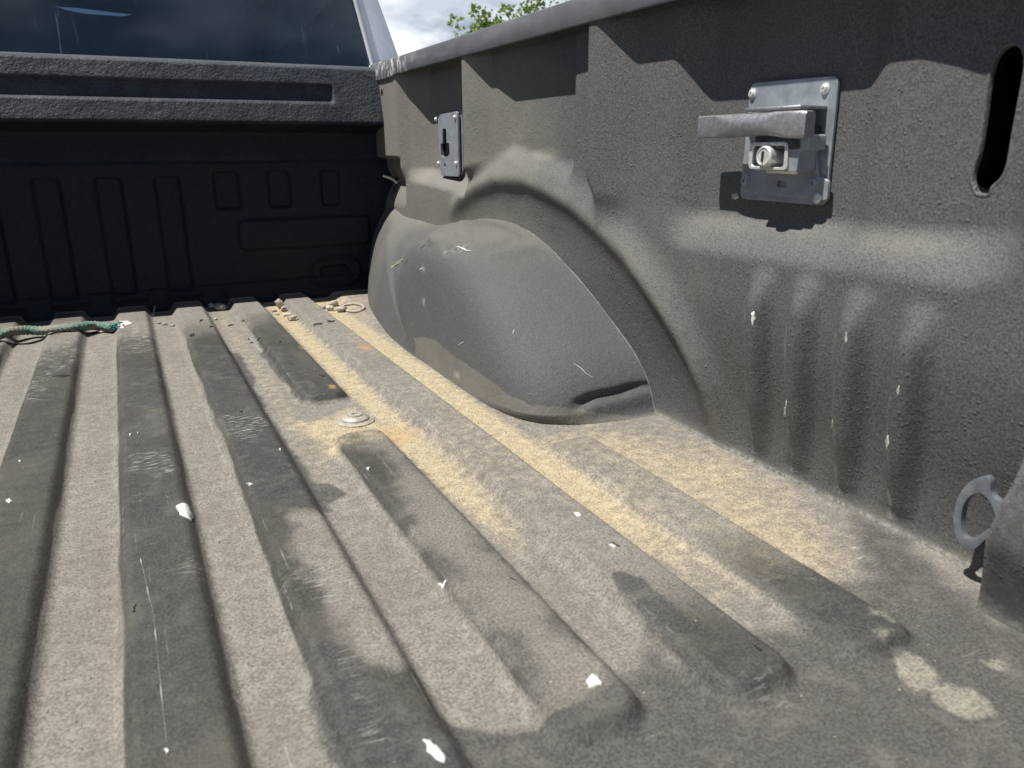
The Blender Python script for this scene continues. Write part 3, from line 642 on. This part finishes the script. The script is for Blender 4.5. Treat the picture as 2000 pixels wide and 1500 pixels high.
link('backing_block', bm_mesh('backing_block', bm), M_dark, CL)
# raised pressed frame on the plate
fo = rcorner([pz(1466, 290, XP-.012), pz(1582, 290, XP-.012), pz(1586, 345, XP-.012), pz(1606, 352, XP-.012), pz(1604, 392, XP-.012), pz(1448, 380, XP-.012), pz(1452, 345, XP-.012), pz(1462, 330, XP-.012)], .004, 3)
fh = rcorner([pz(1505, 352, XP-.012), pz(1525, 354, XP-.012), pz(1525, 367, XP-.012), pz(1505, 366, XP-.012)], .003, 3)
bm = plate_bm(fo, [fh], wp(XP-.004), Vector((.0038, 0, 0))); auto(link('lower_flange', bm_mesh('lower_flange', bm, .0008, 1), M_steel, CL), .5)
XBk = .606
body = rcorner([pz(1462, 266, XBk), pz(1580, 262, XBk), pz(1578, 292, XBk), pz(1560, 297, XBk), pz(1556, 336, XBk), pz(1470, 332, XBk), pz(1468, 292, XBk)], .003, 3)
bhole = rcorner([pz(1474, 283, XBk), pz(1538, 282, XBk), pz(1534, 329, XBk), pz(1470, 326, XBk)], .004, 3)
bm = plate_bm(body, [bhole], wp(XBk), Vector((XP-XBk-.0045, 0, 0))); auto(link('lock_housing', bm_mesh('lock_housing', bm, .0008, 1), M_steel, CL), .5)
bm = plate_bm(rcorner([pz(1468, 278, XBk), pz(1543, 277, XBk), pz(1540, 333, XBk), pz(1465, 330, XBk)], .005, 3), [rcorner([pz(1475, 285, XBk), pz(1537, 284, XBk), pz(1533, 327, XBk), pz(1471, 324, XBk)], .004, 3)], wp(XBk-.0030), Vector((.0028, 0, 0)))
auto(link('lock_surround', bm_mesh('lock_surround', bm, .0006, 1), M_bright, CL), .5)
lk = at(1508, 306, 0, XBk+.004); lk = Vector(lk)
bm = lathe_bm(bmesh.new(), [(.0105, -.010), (.0105, .010), (.0100, .0125), (.0085, .0135), (.0082, .0125), (.0001, .0125)], lk, (-1, -.06, .05), 24)
LOCK = auto(link('lock_cylinder', bm_mesh('lock_cylinder', bm), M_bright, CL), .5)
bm = box_bm(bmesh.new(), (lk.x-.0142, lk.y-.0010, lk.z-.0048), (lk.x-.0124, lk.y+.0010, lk.z+.0056)); link('keyway', bm_mesh('keyway', bm), M_dark, LOCK, False)
bm = box_bm(bmesh.new(), (XP-.009, lk.y-.020, lk.z-.0175), (XP-.004, lk.y+.024, lk.z+.014)); link('latch_floor', bm_mesh('latch_floor', bm, .001, 1), M_bright, CL)
# the horn: a cast bar along the wall
XH = .600
def hz(px, py): return at(px, py, 0, XH)
secs = []
for px, zt, zb_, xf, xb, ro in ((1361, 228, 268, .004, .010, .0015), (1364, 227, 269, .000, .011, .002), (1398, 225, 269, .000, .012, .002), (1412, 224, 270, -.004, .012, .006), (1440, 222, 268, -.008, .013, .0105), (1500, 219, 265, -.008, .013, .0105), (1518, 217, 266, -.005, .014, .005), (1545, 216, 270, -.004, .012, .003), (1572, 215, 271, -.004, .012, .0035), (1578, 217, 268, -.002, .011, .003)):
    a = hz(px, zt); b = hz(px, zb_); secs.append((a.y, a.z, b.z, XH+xf, XH+xb, ro))
bm = bmesh.new(); rings = []
for y, z1, z0, xa, xb, ro in secs:
    rings.append([bm.verts.new((p, y, q)) for p, q in rrect((xa+xb)/2, (z0+z1)/2, (xb-xa)/2, (z1-z0)/2, min(ro, (xb-xa)/2.1, (z1-z0)/2.1), 4)])
for A, B in zip(rings, rings[1:]):
    k = len(A)
    for j in range(k): bm.faces.new((A[j], A[(j+1) % k], B[(j+1) % k], B[j]))
bm.faces.new(rings[0]); bm.faces.new(rings[-1][::-1]); auto(link('horn', bm_mesh('horn', bm), M_cast, CL), .6)
a = hz(1456, 216); b = hz(1566, 209); bm = box_bm(bmesh.new(), (XH-.002, b.y, a.z-.0015), (XP, a.y, a.z+.0022)); link('horn_web', bm_mesh('horn_web', bm, .0008, 1), M_cast, CL)
a = hz(1468, 272); b = hz(1556, 262); bm = box_bm(bmesh.new(), (XH+.004, b.y, a.z-.010), (XP, a.y, a.z+.012)); link('neck', bm_mesh('neck', bm, .0015, 1), M_dark, CL)
def screw(px, py, x, parent, r=.0048, m=None):
    p = at(px, py, 0, x); bm = lathe_bm(bmesh.new(), [(r*1.5, 0), (r*1.5, .0008), (r*1.0, .0012), (r, .0026), (r*.8, .0036), (r*.42, .0037), (r*.40, .0022), (.0001, .0022)], p, (-1, 0, 0), 14)
    return auto(link('screw', bm_mesh('screw', bm), m or M_steel, parent), .5)
for q in ((1470, 183), (1612, 173)): screw(*q, XP, CL, .0038, M_bright)
for q in ((1456, 352), (1591, 357)): screw(*q, XP-.004, CL)
p = at(1597, 387, 0, XP-.004); bm = lathe_bm(bmesh.new(), [(.0055, 0), (.0054, .0014), (.003, .0022), (.0001, .0022)], p, (-1, 0, 0), 14); link('rivet', bm_mesh('rivet', bm), M_bright, CL)

# ------------------------------------------------------------------ small keyhole plate
KP = bpy.data.objects.new('keyhole_plate', None); COL.objects.link(KP); KP.parent = TRUCK; WORLD_OF[KP] = Vector((.636, -.40, .37)); KP.location = WORLD_OF[KP]-WORLD_OF[TRUCK]
KP['label'] = 'narrow zinc tie-down plate with keyhole slot and four screws'
XK = .626
def kz(px, py, x=XK): p = at(px, py, 0, x); return (p.y, p.z)
out_ = rcorner([kz(857, 224), kz(893, 217), kz(896, 338), kz(894, 345), kz(861, 343)], .008, 3)
key = [kz(864, 252), kz(871, 251), kz(872, 279), kz(877, 280), kz(878, 300), kz(873, 306), kz(867, 307), kz(861, 304), kz(860, 281), kz(864, 280)]
pin = circle(*kz(869, 323), .0055, 12, .0045)
bm = plate_bm(out_, [key, pin], wp(XK), Vector((.004, 0, 0))); auto(link('plate_face', bm_mesh('plate_face', bm, .0008, 1), M_steel, KP), .5)
sd_ = [kz(850, 224), kz(859, 220), kz(862, 345), kz(857, 341)]
bm = plate_bm(rcorner([kz(848, 228), kz(895, 215), kz(897, 330), kz(895, 343), kz(862, 340), kz(853, 330)], .008, 3), [], wp(XK+.008), Vector((.003, 0, 0))); auto(link('plate_base', bm_mesh('plate_base', bm, .0008, 1), M_steel, KP), .5)
bm = plate_bm(rcorner([kz(858, 236), kz(893, 230), kz(895, 342), kz(862, 340)], .006, 3), [key], wp(XK+.004), Vector((.004, 0, 0))); link('plate_wall', bm_mesh('plate_wall', bm), M_dark, KP)
bm = box_bm(bmesh.new(), (XK+.004, kz(893, 345)[0], kz(870, 352)[1]), (XK+.016, kz(866, 345)[0], kz(870, 338)[1])); link('rubber_stop', bm_mesh('rubber_stop', bm, .002), M_dark, KP)
bm = plate_bm(rcorner([kz(860, 250), kz(880, 248), kz(881, 328), kz(860, 330)], .002, 2), [], wp(XK+.0076), Vector((.0003, 0, 0))); link('slot_shade', bm_mesh('slot_shade', bm), M_void, KP)  # black sheet standing in for the shade inside the slot
for q in ((852, 233), (889, 229), (857, 319), (891, 319)): screw(*q, XK-.0005, KP, .0034, M_bright)

# ------------------------------------------------------------------ loop hook near the tail post
XHk = .600
def gz(px, py): p = at(px, py, 0, XHk); return (p.y, p.z)
oh = rcorner([gz(1905, 934), gz(1926, 929), gz(1934, 940), gz(1934, 968), gz(1960, 985), gz(1960, 1040), gz(1928, 1050), gz(1905, 1072), gz(1882, 1070), gz(1866, 1050), gz(1861, 1010), gz(1870, 970), gz(1888, 945)], .006, 4)
ih = rcorner([gz(1893, 968), gz(1917, 960), gz(1933, 978), gz(1945, 1006), gz(1942, 1024), gz(1903, 1052), gz(1881, 1052), gz(1875, 1020), gz(1881, 986)], .006, 4)
bm = plate_bm(oh, [ih], wp(XHk), Vector((.007, 0, 0))); HK = auto(link('tie_down_loop', bm_mesh('tie_down_loop', bm, .0016, 2), M_iron, TRUCK), .5)
HK['label'] = 'flat forged metal tie-down loop low beside the tail post'

# ------------------------------------------------------------------ floor bolt
p = floor_at(694, 822); bm = lathe_bm(bmesh.new(), [(.026, -.002), (.0265, .0012), (.024, .0024), (.0195, .003), (.019, .0052), (.0165, .0074), (.0105, .0088), (.0100, .0104), (.0085, .0110), (.0045, .0108), (.0040, .0085), (.0001, .0085)], p, (0, 0, 1), 28)
BOLT = auto(link('floor_bolt', bm_mesh('floor_bolt', bm), M_zinc, TRUCK), .5); BOLT['label'] = 'round flanged bolt head between the two short ribs'
# front-corner tie-down ring with a wire tail
RG = bpy.data.objects.new('corner_tie_down', None); COL.objects.link(RG); RG.parent = TRUCK; q0 = at(778, 368, 1, .005); WORLD_OF[RG] = q0.copy(); RG.location = q0-WORLD_OF[TRUCK]
pts = [at(a, b, 1, -.01) for a, b in ((772, 352), (781, 358), (785, 370), (782, 384), (775, 386), (771, 372))]
link('ring', tube_mesh('ring', pts, .0055, 8, True, 4), M_dark, RG)
link('wire_tail', tube_mesh('wire_tail', [at(a, b, 1, -.02) for a, b in ((748, 343), (757, 346), (768, 351), (776, 358))], .0032, 8, False, 4), M_bright, RG)
pts = [at(a, b, 1, -.014) for a, b in ((778, 352), (784, 360), (785, 372))]; link('shackle', tube_mesh('shackle', pts, .0030, 8, False, 4), M_bright, RG)

# ------------------------------------------------------------------ chips of bare primer and gouges
def chip(pts, mat, name, surf='floor', h=.0017):
    if surf == 'floor': W = [floor_at(a, b) for a, b in pts]; nrm = Vector((0, 0, 1))
    else: W = [wall_at(a, b) for a, b in pts]; nrm = Vector((-1, 0, 0))
    n = len(W); dense = []
    for i in range(n):
        a, b = W[i], W[(i+1) % n]
        for t in (0, .33, .66): dense.append(a.lerp(b, t)+(b-a)*random.uniform(-.04, .04)+(b-a).cross(nrm)*random.uniform(-.05, .12))
    c = sum(dense, Vector())/len(dense); bm = bmesh.new()
    def on(p, e):
        if surf == 'floor': return Vector((p.x, p.y, fz(p.x, p.y)+e))
        return Vector((wx(p.y, p.z)-e, p.y, p.z))
    lo = [bm.verts.new(on(p, -.0006)-c) for p in dense]; hi = [bm.verts.new(on(p, h*.7)-c) for p in dense]; mi = [bm.verts.new(on(p.lerp(c, .4), h)-c) for p in dense]
    ce = bm.verts.new(on(c, h)-c); k = len(dense)
    for i in range(k):
        j = (i+1) % k; bm.faces.new((lo[i], lo[j], hi[j], hi[i])); bm.faces.new((hi[i], hi[j], mi[j], mi[i])); bm.faces.new((mi[i], mi[j], ce))
    return link(name, bm_mesh(name, bm), mat, FLOOR if surf == 'floor' else WALL, True, c)
for pts in ([(344, 990), (355, 984), (370, 990), (377, 1003), (374, 1018), (366, 1012), (350, 1006)], [(222, 638), (233, 628), (252, 627), (261, 632), (245, 637), (232, 644)],
            [(826, 1446), (840, 1447), (862, 1464), (872, 1482), (868, 1491), (850, 1484), (835, 1468)], [(1145, 1330), (1157, 1318), (1170, 1325), (1176, 1337), (1165, 1340), (1150, 1344)],
            [(12, 978), (20, 974), (25, 980), (18, 984)], [(321, 1465), (328, 1463), (331, 1470), (325, 1475)], [(36, 901), (42, 900), (40, 904)], [(1121, 1002), (1133, 1003), (1136, 1008), (1125, 1009)],
            [(252, 849), (257, 847), (255, 852)], [(268, 846), (271, 844), (270, 849)], [(482, 944), (487, 945), (494, 947), (488, 949)], [(856, 1129), (866, 1135), (872, 1131), (866, 1141), (862, 1146)],
            [(715, 916), (723, 913), (719, 919)], [(1190, 1064), (1204, 1068), (1198, 1070)], [(545, 878), (549, 877), (548, 881)]):
    chip(pts, M_chip, 'paint_chip')
chip([(1467, 611), (1473, 608), (1476, 622), (1472, 640), (1467, 630)], M_chip, 'paint_chip', 'wall', .0008)
for pts in ([(1430, 378), (1440, 377), (1443, 386), (1436, 391), (1429, 388)], [(1649, 660), (1654, 648), (1656, 662), (1651, 675)], [(1752, 760), (1756, 752), (1757, 770), (1752, 778)], [(1728, 862), (1735, 850), (1737, 868), (1731, 884)], [(1532, 795), (1537, 782), (1536, 808), (1531, 815)], [(1623, 830), (1627, 820), (1626, 840)], [(1900, 372), (1907, 362), (1906, 378)]):  # first one paints a spot of sunlight, the rest are scuffs
    chip(pts, M_pale0, 'scuff_and_sunspot', 'wall', .0006)
for pts in ([(368, 655), (378, 651), (381, 655), (372, 658)], [(466, 804), (474, 803), (471, 807)], [(545, 664), (550, 668), (546, 671)], [(100, 736), (118, 731), (139, 734), (120, 738)], [(995, 1128), (1008, 1134), (1000, 1131)], [(1468, 1257), (1490, 1272), (1484, 1272)],
            [(611, 632), (630, 631), (629, 634), (612, 635)], [(640, 626), (656, 626), (654, 629), (641, 630)], [(622, 731), (636, 735), (630, 736)], [(261, 1188), (265, 1180), (264, 1194), (260, 1197)], [(1196, 1060), (1212, 1068), (1203, 1066)]):
    chip(pts, M_gouge, 'gouge', 'floor', .0009)
# the hairline tear along one rib: short raised threads
pts = [floor_at(x, y) for x, y in ((274, 1090), (279, 1110), (285, 1135), (291, 1165), (300, 1200), (304, 1240), (309, 1290), (314, 1340), (320, 1400), (325, 1450))]
link('tear_line', tube_mesh('tear_line', [(p.x, p.y, p.z+.0002) for p in pts], lambda t: .00010+.00045*max(0, math.sin(t*37)*math.sin(t*13+1))**2, 5, False, 14), M_pale0, FLOOR)

# ------------------------------------------------------------------ loose things in the bed
# braided rope
m, N_, L_, P_ = nodes('dirty green braided rope'); v = n_obj(N_, L_)
wv = N_.new('ShaderNodeTexWave'); wv.inputs['Scale'].default_value = 60; wv.inputs['Distortion'].default_value = 0; wv.bands_direction = 'DIAGONAL'; L_.new(v, wv.inputs['Vector'])
c = n_mix(N_, L_, n_map(N_, L_, n_noise(N_, L_, v, 22, 4), .38, .62), (.05, .17, .13), (.20, .19, .155))
c = n_mix(N_, L_, n_map(N_, L_, n_noise(N_, L_, v, 300, 3), .4, .7, 0, .6), c, (.30, .29, .25)); L_.new(c, P_.inputs['Base Color']); P_.inputs['Roughness'].default_value = .9
M_rope = m
rp = [at(px, py, 2, z) for px, py, z in ((-160, 690, .012), (-90, 678, .016), (-40, 668, .018), (0, 655, .020), (24, 647, .021), (50, 645, .017), (80, 646, .014), (110, 643, .019), (140, 640, .022), (165, 637, .019), (185, 636, .015), (205, 638, .012), (222, 640, .012))]
P_c = []
nR = 260; pts = np.array([tuple(p) for p in rp]); fine = cat(pts, nR)
o = bpy.data.objects.new('rope', None); COL.objects.link(o); o.location = (fine[-1][0], fine[-1][1], .002); WORLD_OF[o] = Vector(o.location)
tag(o, 'dirty green braided rope lying across the floor ribs by the front wall', 'rope')
ROPE = o
off = Vector(o.location)
# eight braided strands round a core, each its own part
for s in range(8):
    hand = 1 if s < 4 else -1; ph = (s % 4)*math.pi/2; sp_ = []
    for i in range(nR):
        t = fine[min(i+1, nR-1)]-fine[max(i-1, 0)]; t = Vector(t).normalized(); a = t.cross(Vector((0, 0, 1))).normalized(); b = a.cross(t)
        L0 = i*.0038; ang = hand*L0*2*math.pi/.026+ph; rad = .0062+.0009*math.cos(2*ang*hand+s)
        sp_.append(Vector(fine[i])+a*rad*math.cos(ang)+b*rad*math.sin(ang)-off)
    link('strand', tube_mesh('strand', sp_, .0030, 6), M_rope, ROPE, True, off)
link('core', tube_mesh('core', [Vector(f)-off for f in fine], .0058, 8), M_rope, ROPE, True, off)
M_fray = simple('frayed teal fibre', (.05, .24, .19), .9, 0, .4, 200)
for i in range(26):
    e = Vector(fine[-1])-off; d = Vector((random.uniform(.3, 1), random.uniform(-.5, .3), random.uniform(-.4, .5))).normalized()*random.uniform(.012, .030)
    a = e+Vector((random.uniform(-.012, 0), random.uniform(-.005, .005), random.uniform(-.004, .006))); k = a+d; k.z = max(k.z, -.004+.012)
    link('frayed_fibre', tube_mesh('frayed_fibre', [a, a.lerp(k, .5)+Vector((0, 0, .003)), k], .0009, 5), M_fray, ROPE, True, off)
# thin black cord below the rope with a pale knot
cp = [floor_at(a, b) for a, b in ((-60, 668), (-20, 669), (0, 668), (15, 669), (32, 674), (60, 672), (86, 664), (100, 654), (125, 649), (155, 648), (170, 653), (190, 650))]
c0 = cp[6].copy()
o = link('cord', tube_mesh('cord', [p+Vector((0, 0, .0022))-c0 for p in cp], .0019, 6, False, 6), M_gouge, None, True, c0)
tag(o, 'thin black cord trailing under the green rope', 'cord')
def stone(px, py, wpx, hpx, seed, mat=M_stone, name='pebble', label='', group=None, flat=.7, facet=False, cat_='pebble'):
    p = floor_at(px, py); dist = (p-CP).dot(_f); rx = wpx/2*dist/FOC; rz = hpx/2*dist/FOC
    rnd = random.Random(seed); bm = bmesh.new(); bmesh.ops.create_icosphere(bm, subdivisions=1 if facet else 3, radius=1)
    off = Vector((rnd.random()*9, rnd.random()*9, rnd.random()*9))
    from mathutils import noise as mn
    for vv in bm.verts:
        k = 1+.28*mn.noise(vv.co*1.1+off)+(.25*rnd.uniform(-1, 1) if facet else .05*mn.noise(vv.co*4+off)); vv.co *= k
    Mx = Matrix.Rotation(rnd.uniform(-.5, .5), 3, 'Z') @ Matrix.Diagonal((rx, rx*rnd.uniform(.6, .85), rz*flat))
    for vv in bm.verts: vv.co = Mx @ vv.co
    mz = min(vv.co.z for vv in bm.verts)
    for vv in bm.verts: vv.co.z -= mz+.0006
    o = link(name, bm_mesh(name, bm), mat, None, not facet, p)
    return tag(o, label, cat_, group)
G1 = 'pebbles and chips in the front grooves'
M_pale = simple('bleached pebble', (.46, .43, .38), .85, 0, .2, 120, .4, 500)
M_grey = simple('grey pebble', (.26, .245, .225), .85, 0, .25, 120, .4, 500)
for a in ((430, 606, 26, 18, 1, M_grey, 'oval grey pebble, right one of the pair left of the stone-chip heap', .8, False), (414, 603, 14, 14, 2, M_pale, 'small pale round pebble, left one of the pair', .8, False),
          (546, 603, 18, 20, 3, M_stone, 'tallest angular chip at the back of the stone-chip heap', 1, True), (556, 608, 16, 14, 4, M_stone, 'angular pale chip in the middle of the stone-chip heap', .9, True),
          (534, 609, 15, 9, 5, M_pale, 'flat pale chip at the left of the stone-chip heap', .7, True), (563, 617, 20, 10, 6, M_pale, 'flat chip low in the middle of the stone-chip heap', .8, True),
          (570, 626, 22, 17, 7, M_stone, 'sharp grey-shadowed chip nearest the camera in the heap', .9, True), (542, 615, 9, 6, 8, M_pale, 'tiny pale crumb left in front of the stone-chip heap', .7, True),
          (552, 596, 10, 8, 9, M_grey, 'small grey chip topping the rear of the stone-chip heap', .8, True),
          (652, 598, 20, 14, 11, M_stone, 'rounded tan pebble at the back of the group beside the flat ring', .85, False), (645, 607, 17, 13, 12, M_pale, 'knobbly pale pebble at the left of the group beside the flat ring', .85, False),
          (667, 609, 24, 13, 13, M_stone, 'smooth oval pebble touching the flat ring', .85, False), (634, 603, 9, 8, 14, M_grey, 'tiny grey-green crumb leftmost of the group beside the flat ring', .8, False),
          (310, 632, 8, 5, 15, M_grey, 'first of three tiny crumbs right of the white paint mark, farthest left', .9, False), (322, 635, 10, 6, 16, M_grey, 'middle one of three tiny crumbs right of the white paint mark', .9, False), (338, 637, 9, 5, 17, M_grey, 'last of three tiny crumbs right of the white paint mark, farthest right', .9, False),
          (297, 617, 10, 5, 18, M_pale, 'pale crumb beside the upright twig at the front wall', .8, False), (198, 650, 14, 8, 19, simple('tan crumb', (.55, .47, .32), .9), 'tan crumb lying just below the frayed rope end', .8, False), (422, 625, 7, 6, 20, M_pale, 'tiny pale crumb in the groove below the pebble pair', .8, False)):
    stone(*a[:5], mat=a[5], label=a[6], group=G1, flat=a[7], facet=a[8])
# loose sand grains in the grooves
gx, gy, gs = [], [], []
while len(gx) < 5200:
    k = rng.integers(0, X.size, 4000); xx = X.ravel()[k]+rng.uniform(-.0015, .0015, 4000); yy = Y.ravel()[k]+rng.uniform(-.0015, .0015, 4000)
    wgt = np.clip(cream.ravel()[k]*.9+.16, 0, 1)*(1-dark.ravel()[k])*(1-.8*RM.ravel()[k])*(xx > -.26)*(yy < .02)*fbm(xx*16, yy*16, 3)**2*2.2
    ok = rng.random(4000) < wgt; gx += list(xx[ok]); gy += list(yy[ok])
gx = np.array(gx[:5200]); gy = np.array(gy[:5200]); gr = .0003+.0008*rng.random(5200)**2.6
inside = (gx > .44) & (gy > -1.10) ; gr[inside & (gx > .455)] *= .001
gz_ = floor_z(gx, gy)[0]; oct_v = np.array([(1, 0, 0), (-1, 0, 0), (0, 1, 0), (0, -1, 0), (0, 0, 1), (0, 0, -.6)], float)
V = (np.stack([gx, gy, gz_+gr*.5], -1)[:, None, :] + gr[:, None, None]*oct_v[None]*(1+.45*rng.standard_normal((5200, 6, 1)).clip(-1, 1))).reshape(-1, 3)
F8 = np.array([(0, 2, 4), (2, 1, 4), (1, 3, 4), (3, 0, 4), (2, 0, 5), (1, 2, 5), (3, 1, 5), (0, 3, 5)]); Fc = (F8[None]+6*np.arange(5200)[:, None, None]).reshape(-1, 3)
me = bpy.data.meshes.new('sand'); me.from_pydata(V.tolist(), [], Fc.tolist())
o = link('sand', me, M_sand, None, False); tag(o, 'loose pale sand grains scattered in the floor grooves', 'sand'); o['kind'] = 'stuff'
# flat ring
p = floor_at(690, 604); a0 = []
for i in range(28):
    t = 2*math.pi*i/28; q = floor_at(690+21*math.cos(t), 603-7.5*math.sin(t)); a0.append(q-p+Vector((0, 0, .0028)))
o = link('ring', tube_mesh('ring', a0, .0030, 8, True), M_stone, None, True, p); tag(o, 'flat dusty oval ring lying on the floor beside the pebbles', 'ring')
# twig and bark flakes
p = floor_at(299, 612); tp = at(302, 598, 1, .01); o = link('twig', tube_mesh('twig', [(0, 0, 0), (tp-p)*.5+Vector((.001, 0, 0)), tp-p], .0016, 6), M_pale, None, True, p); tag(o, 'short pale twig leaning upright on the front wall', 'twig')
M_bark = simple('dark bark', (.045, .038, .03), .9)
def rank(n): return ['first', 'second', 'third', 'fourth', 'fifth'][n]
for k, (a, b, c_, d, l) in enumerate(((390, 629, 396, 625, 'dark bark sliver on the rib below the pebble pair'), (409, 640, 416, 639, 'dark bark sliver at the groove edge left of the crumb'), (444, 638, 457, 635, 'longest dark sliver in the groove right of the pebble pair'), (472, 625, 478, 624, 'tiny dark sliver on the short rib near its front end'), (502, 665, 509, 659, 'slanted dark sliver on the left flank of the short rib'), (484, 663, 487, 664, 'speck of bark in the groove left of the short rib'), (489, 670, 494, 671, 'lower speck of bark in the groove left of the short rib'))):
    A0 = floor_at(a, b); B0 = floor_at(c_, d); o = link('bark_sliver', tube_mesh('bark_sliver', [Vector((0, 0, .0012)), (B0-A0)*.5+Vector((0, .001, .0022)), (B0-A0)+Vector((0, 0, .0012))], lambda t: .0016*(1-.7*abs(2*t-1)), 5), M_bark, None, True, A0)
    tag(o, l, 'bark', 'bark slivers on the front of the floor')

# ------------------------------------------------------------------ ground and trees beyond
bm = bmesh.new(); v4 = [bm.verts.new(c_) for c_ in ((-400, -400, 0), (400, -400, 0), (400, 400, 0), (-400, 400, 0))]; bm.faces.new(v4)
GR = link('ground', bm_mesh('ground', bm), simple('gravel yard', (.20, .19, .165), .95, 0, .3, 3), None, False, (0, 0, -.85)); GR['kind'] = 'structure'
m, N_, L_, P_ = nodes('fresh green leaf'); oi = n_obj(N_, L_)
c = n_mix(N_, L_, n_map(N_, L_, n_noise(N_, L_, oi, 5, 3), .35, .65), (.11, .20, .045), (.24, .34, .085))
c = n_mix(N_, L_, n_map(N_, L_, n_noise(N_, L_, oi, 1.3, 2), .6, .72, 0, .8), c, (.26, .15, .09))
L_.new(c, P_.inputs['Base Color']); P_.inputs['Roughness'].default_value = .55
tl = N_.new('ShaderNodeBsdfTranslucent'); L_.new(c, tl.inputs['Color']); ms = N_.new('ShaderNodeMixShader'); ms.inputs[0].default_value = .45
L_.new(P_.outputs[0], ms.inputs[1]); L_.new(tl.outputs[0], ms.inputs[2]); L_.new(ms.outputs[0], N_['Material Output'].inputs['Surface']); M_leaf = m
M_trunk = simple('grey bark', (.16, .13, .10), .9, 0, .3, 20)
def tree(topx, topy, dist, rad, seed, label):
    rnd = random.Random(seed); d = (_f + _r*((topx-1000)/FOC) - _u*((topy-750)/FOC)); tp = CP + d*dist
    base = Vector((tp.x, tp.y, -.85)); H = tp.z-base.z
    root = bpy.data.objects.new('tree', None); COL.objects.link(root); root.location = base; WORLD_OF[root] = base.copy()
    tag(root, label, 'tree', 'trees behind the bed rail')
    link('trunk', tube_mesh('trunk', [(0, 0, -.05), (.05, .02, H*.3), (-.03, .04, H*.6), (0, 0, H*.93)], lambda t: .10*(1-t)+.012, 8, False, 5), M_trunk, root, True, base)
    vs = []; fs = []; tips = []
    for b in range(30):
        z0 = H*rnd.uniform(.35, .90); a = rnd.uniform(0, 6.28); el = rnd.uniform(.3, 1.0); ln = rad*rnd.uniform(.55, 1.1)*(1.45-1.05*z0/H)
        e = Vector((math.cos(a)*ln, math.sin(a)*ln, ln*el)); e.z = min(e.z, H*1.0-z0); s = Vector((0, 0, z0))
        link('branch', tube_mesh('branch', [s, s+e*.5+Vector((0, 0, .05)), s+e], lambda t: .022*(1-t)+.004, 5, False, 3), M_trunk, root, True, base)
        for q in range(6): tips.append(s+e*rnd.uniform(.45, 1.05)+Vector((rnd.gauss(0, .10), rnd.gauss(0, .10), rnd.gauss(0, .09))))
    tips += [Vector((rnd.gauss(0, .13), rnd.gauss(0, .13), H*rnd.uniform(.86, .985))) for _ in range(12)]
    for t in tips:
        for _ in range(22):
            c_ = t+Vector((rnd.gauss(0, .048), rnd.gauss(0, .048), rnd.gauss(0, .042)))
            if c_.z > H+.04: continue
            ax = Vector((rnd.gauss(0, 1), rnd.gauss(0, 1), rnd.gauss(0, .6))).normalized(); sd2 = ax.orthogonal().normalized(); sd2 = Matrix.Rotation(rnd.uniform(0, 6.28), 3, ax) @ sd2
            l = rnd.uniform(.05, .085); wd = l*.34; n0 = len(vs); nb = ax.cross(sd2)*l*.12
            vs += [c_, c_+ax*l*.45+sd2*wd+nb, c_+ax*l, c_+ax*l*.45-sd2*wd+nb]; fs += [(n0, n0+1, n0+2), (n0, n0+2, n0+3)]
    me = bpy.data.meshes.new('crown'); me.from_pydata(vs, [], fs); link('crown', me, M_leaf, root, True, base)
tree(946, 16, 9.0, .30, 3, 'leafy green tree top showing at the left above the bed rail')
tree(1032, -4, 9.6, .33, 5, 'leafy green tree top in the middle above the bed rail')
tree(1116, -10, 11.5, .26, 8, 'sparse tree whose twigs just clear the rail, rightmost of the trees')
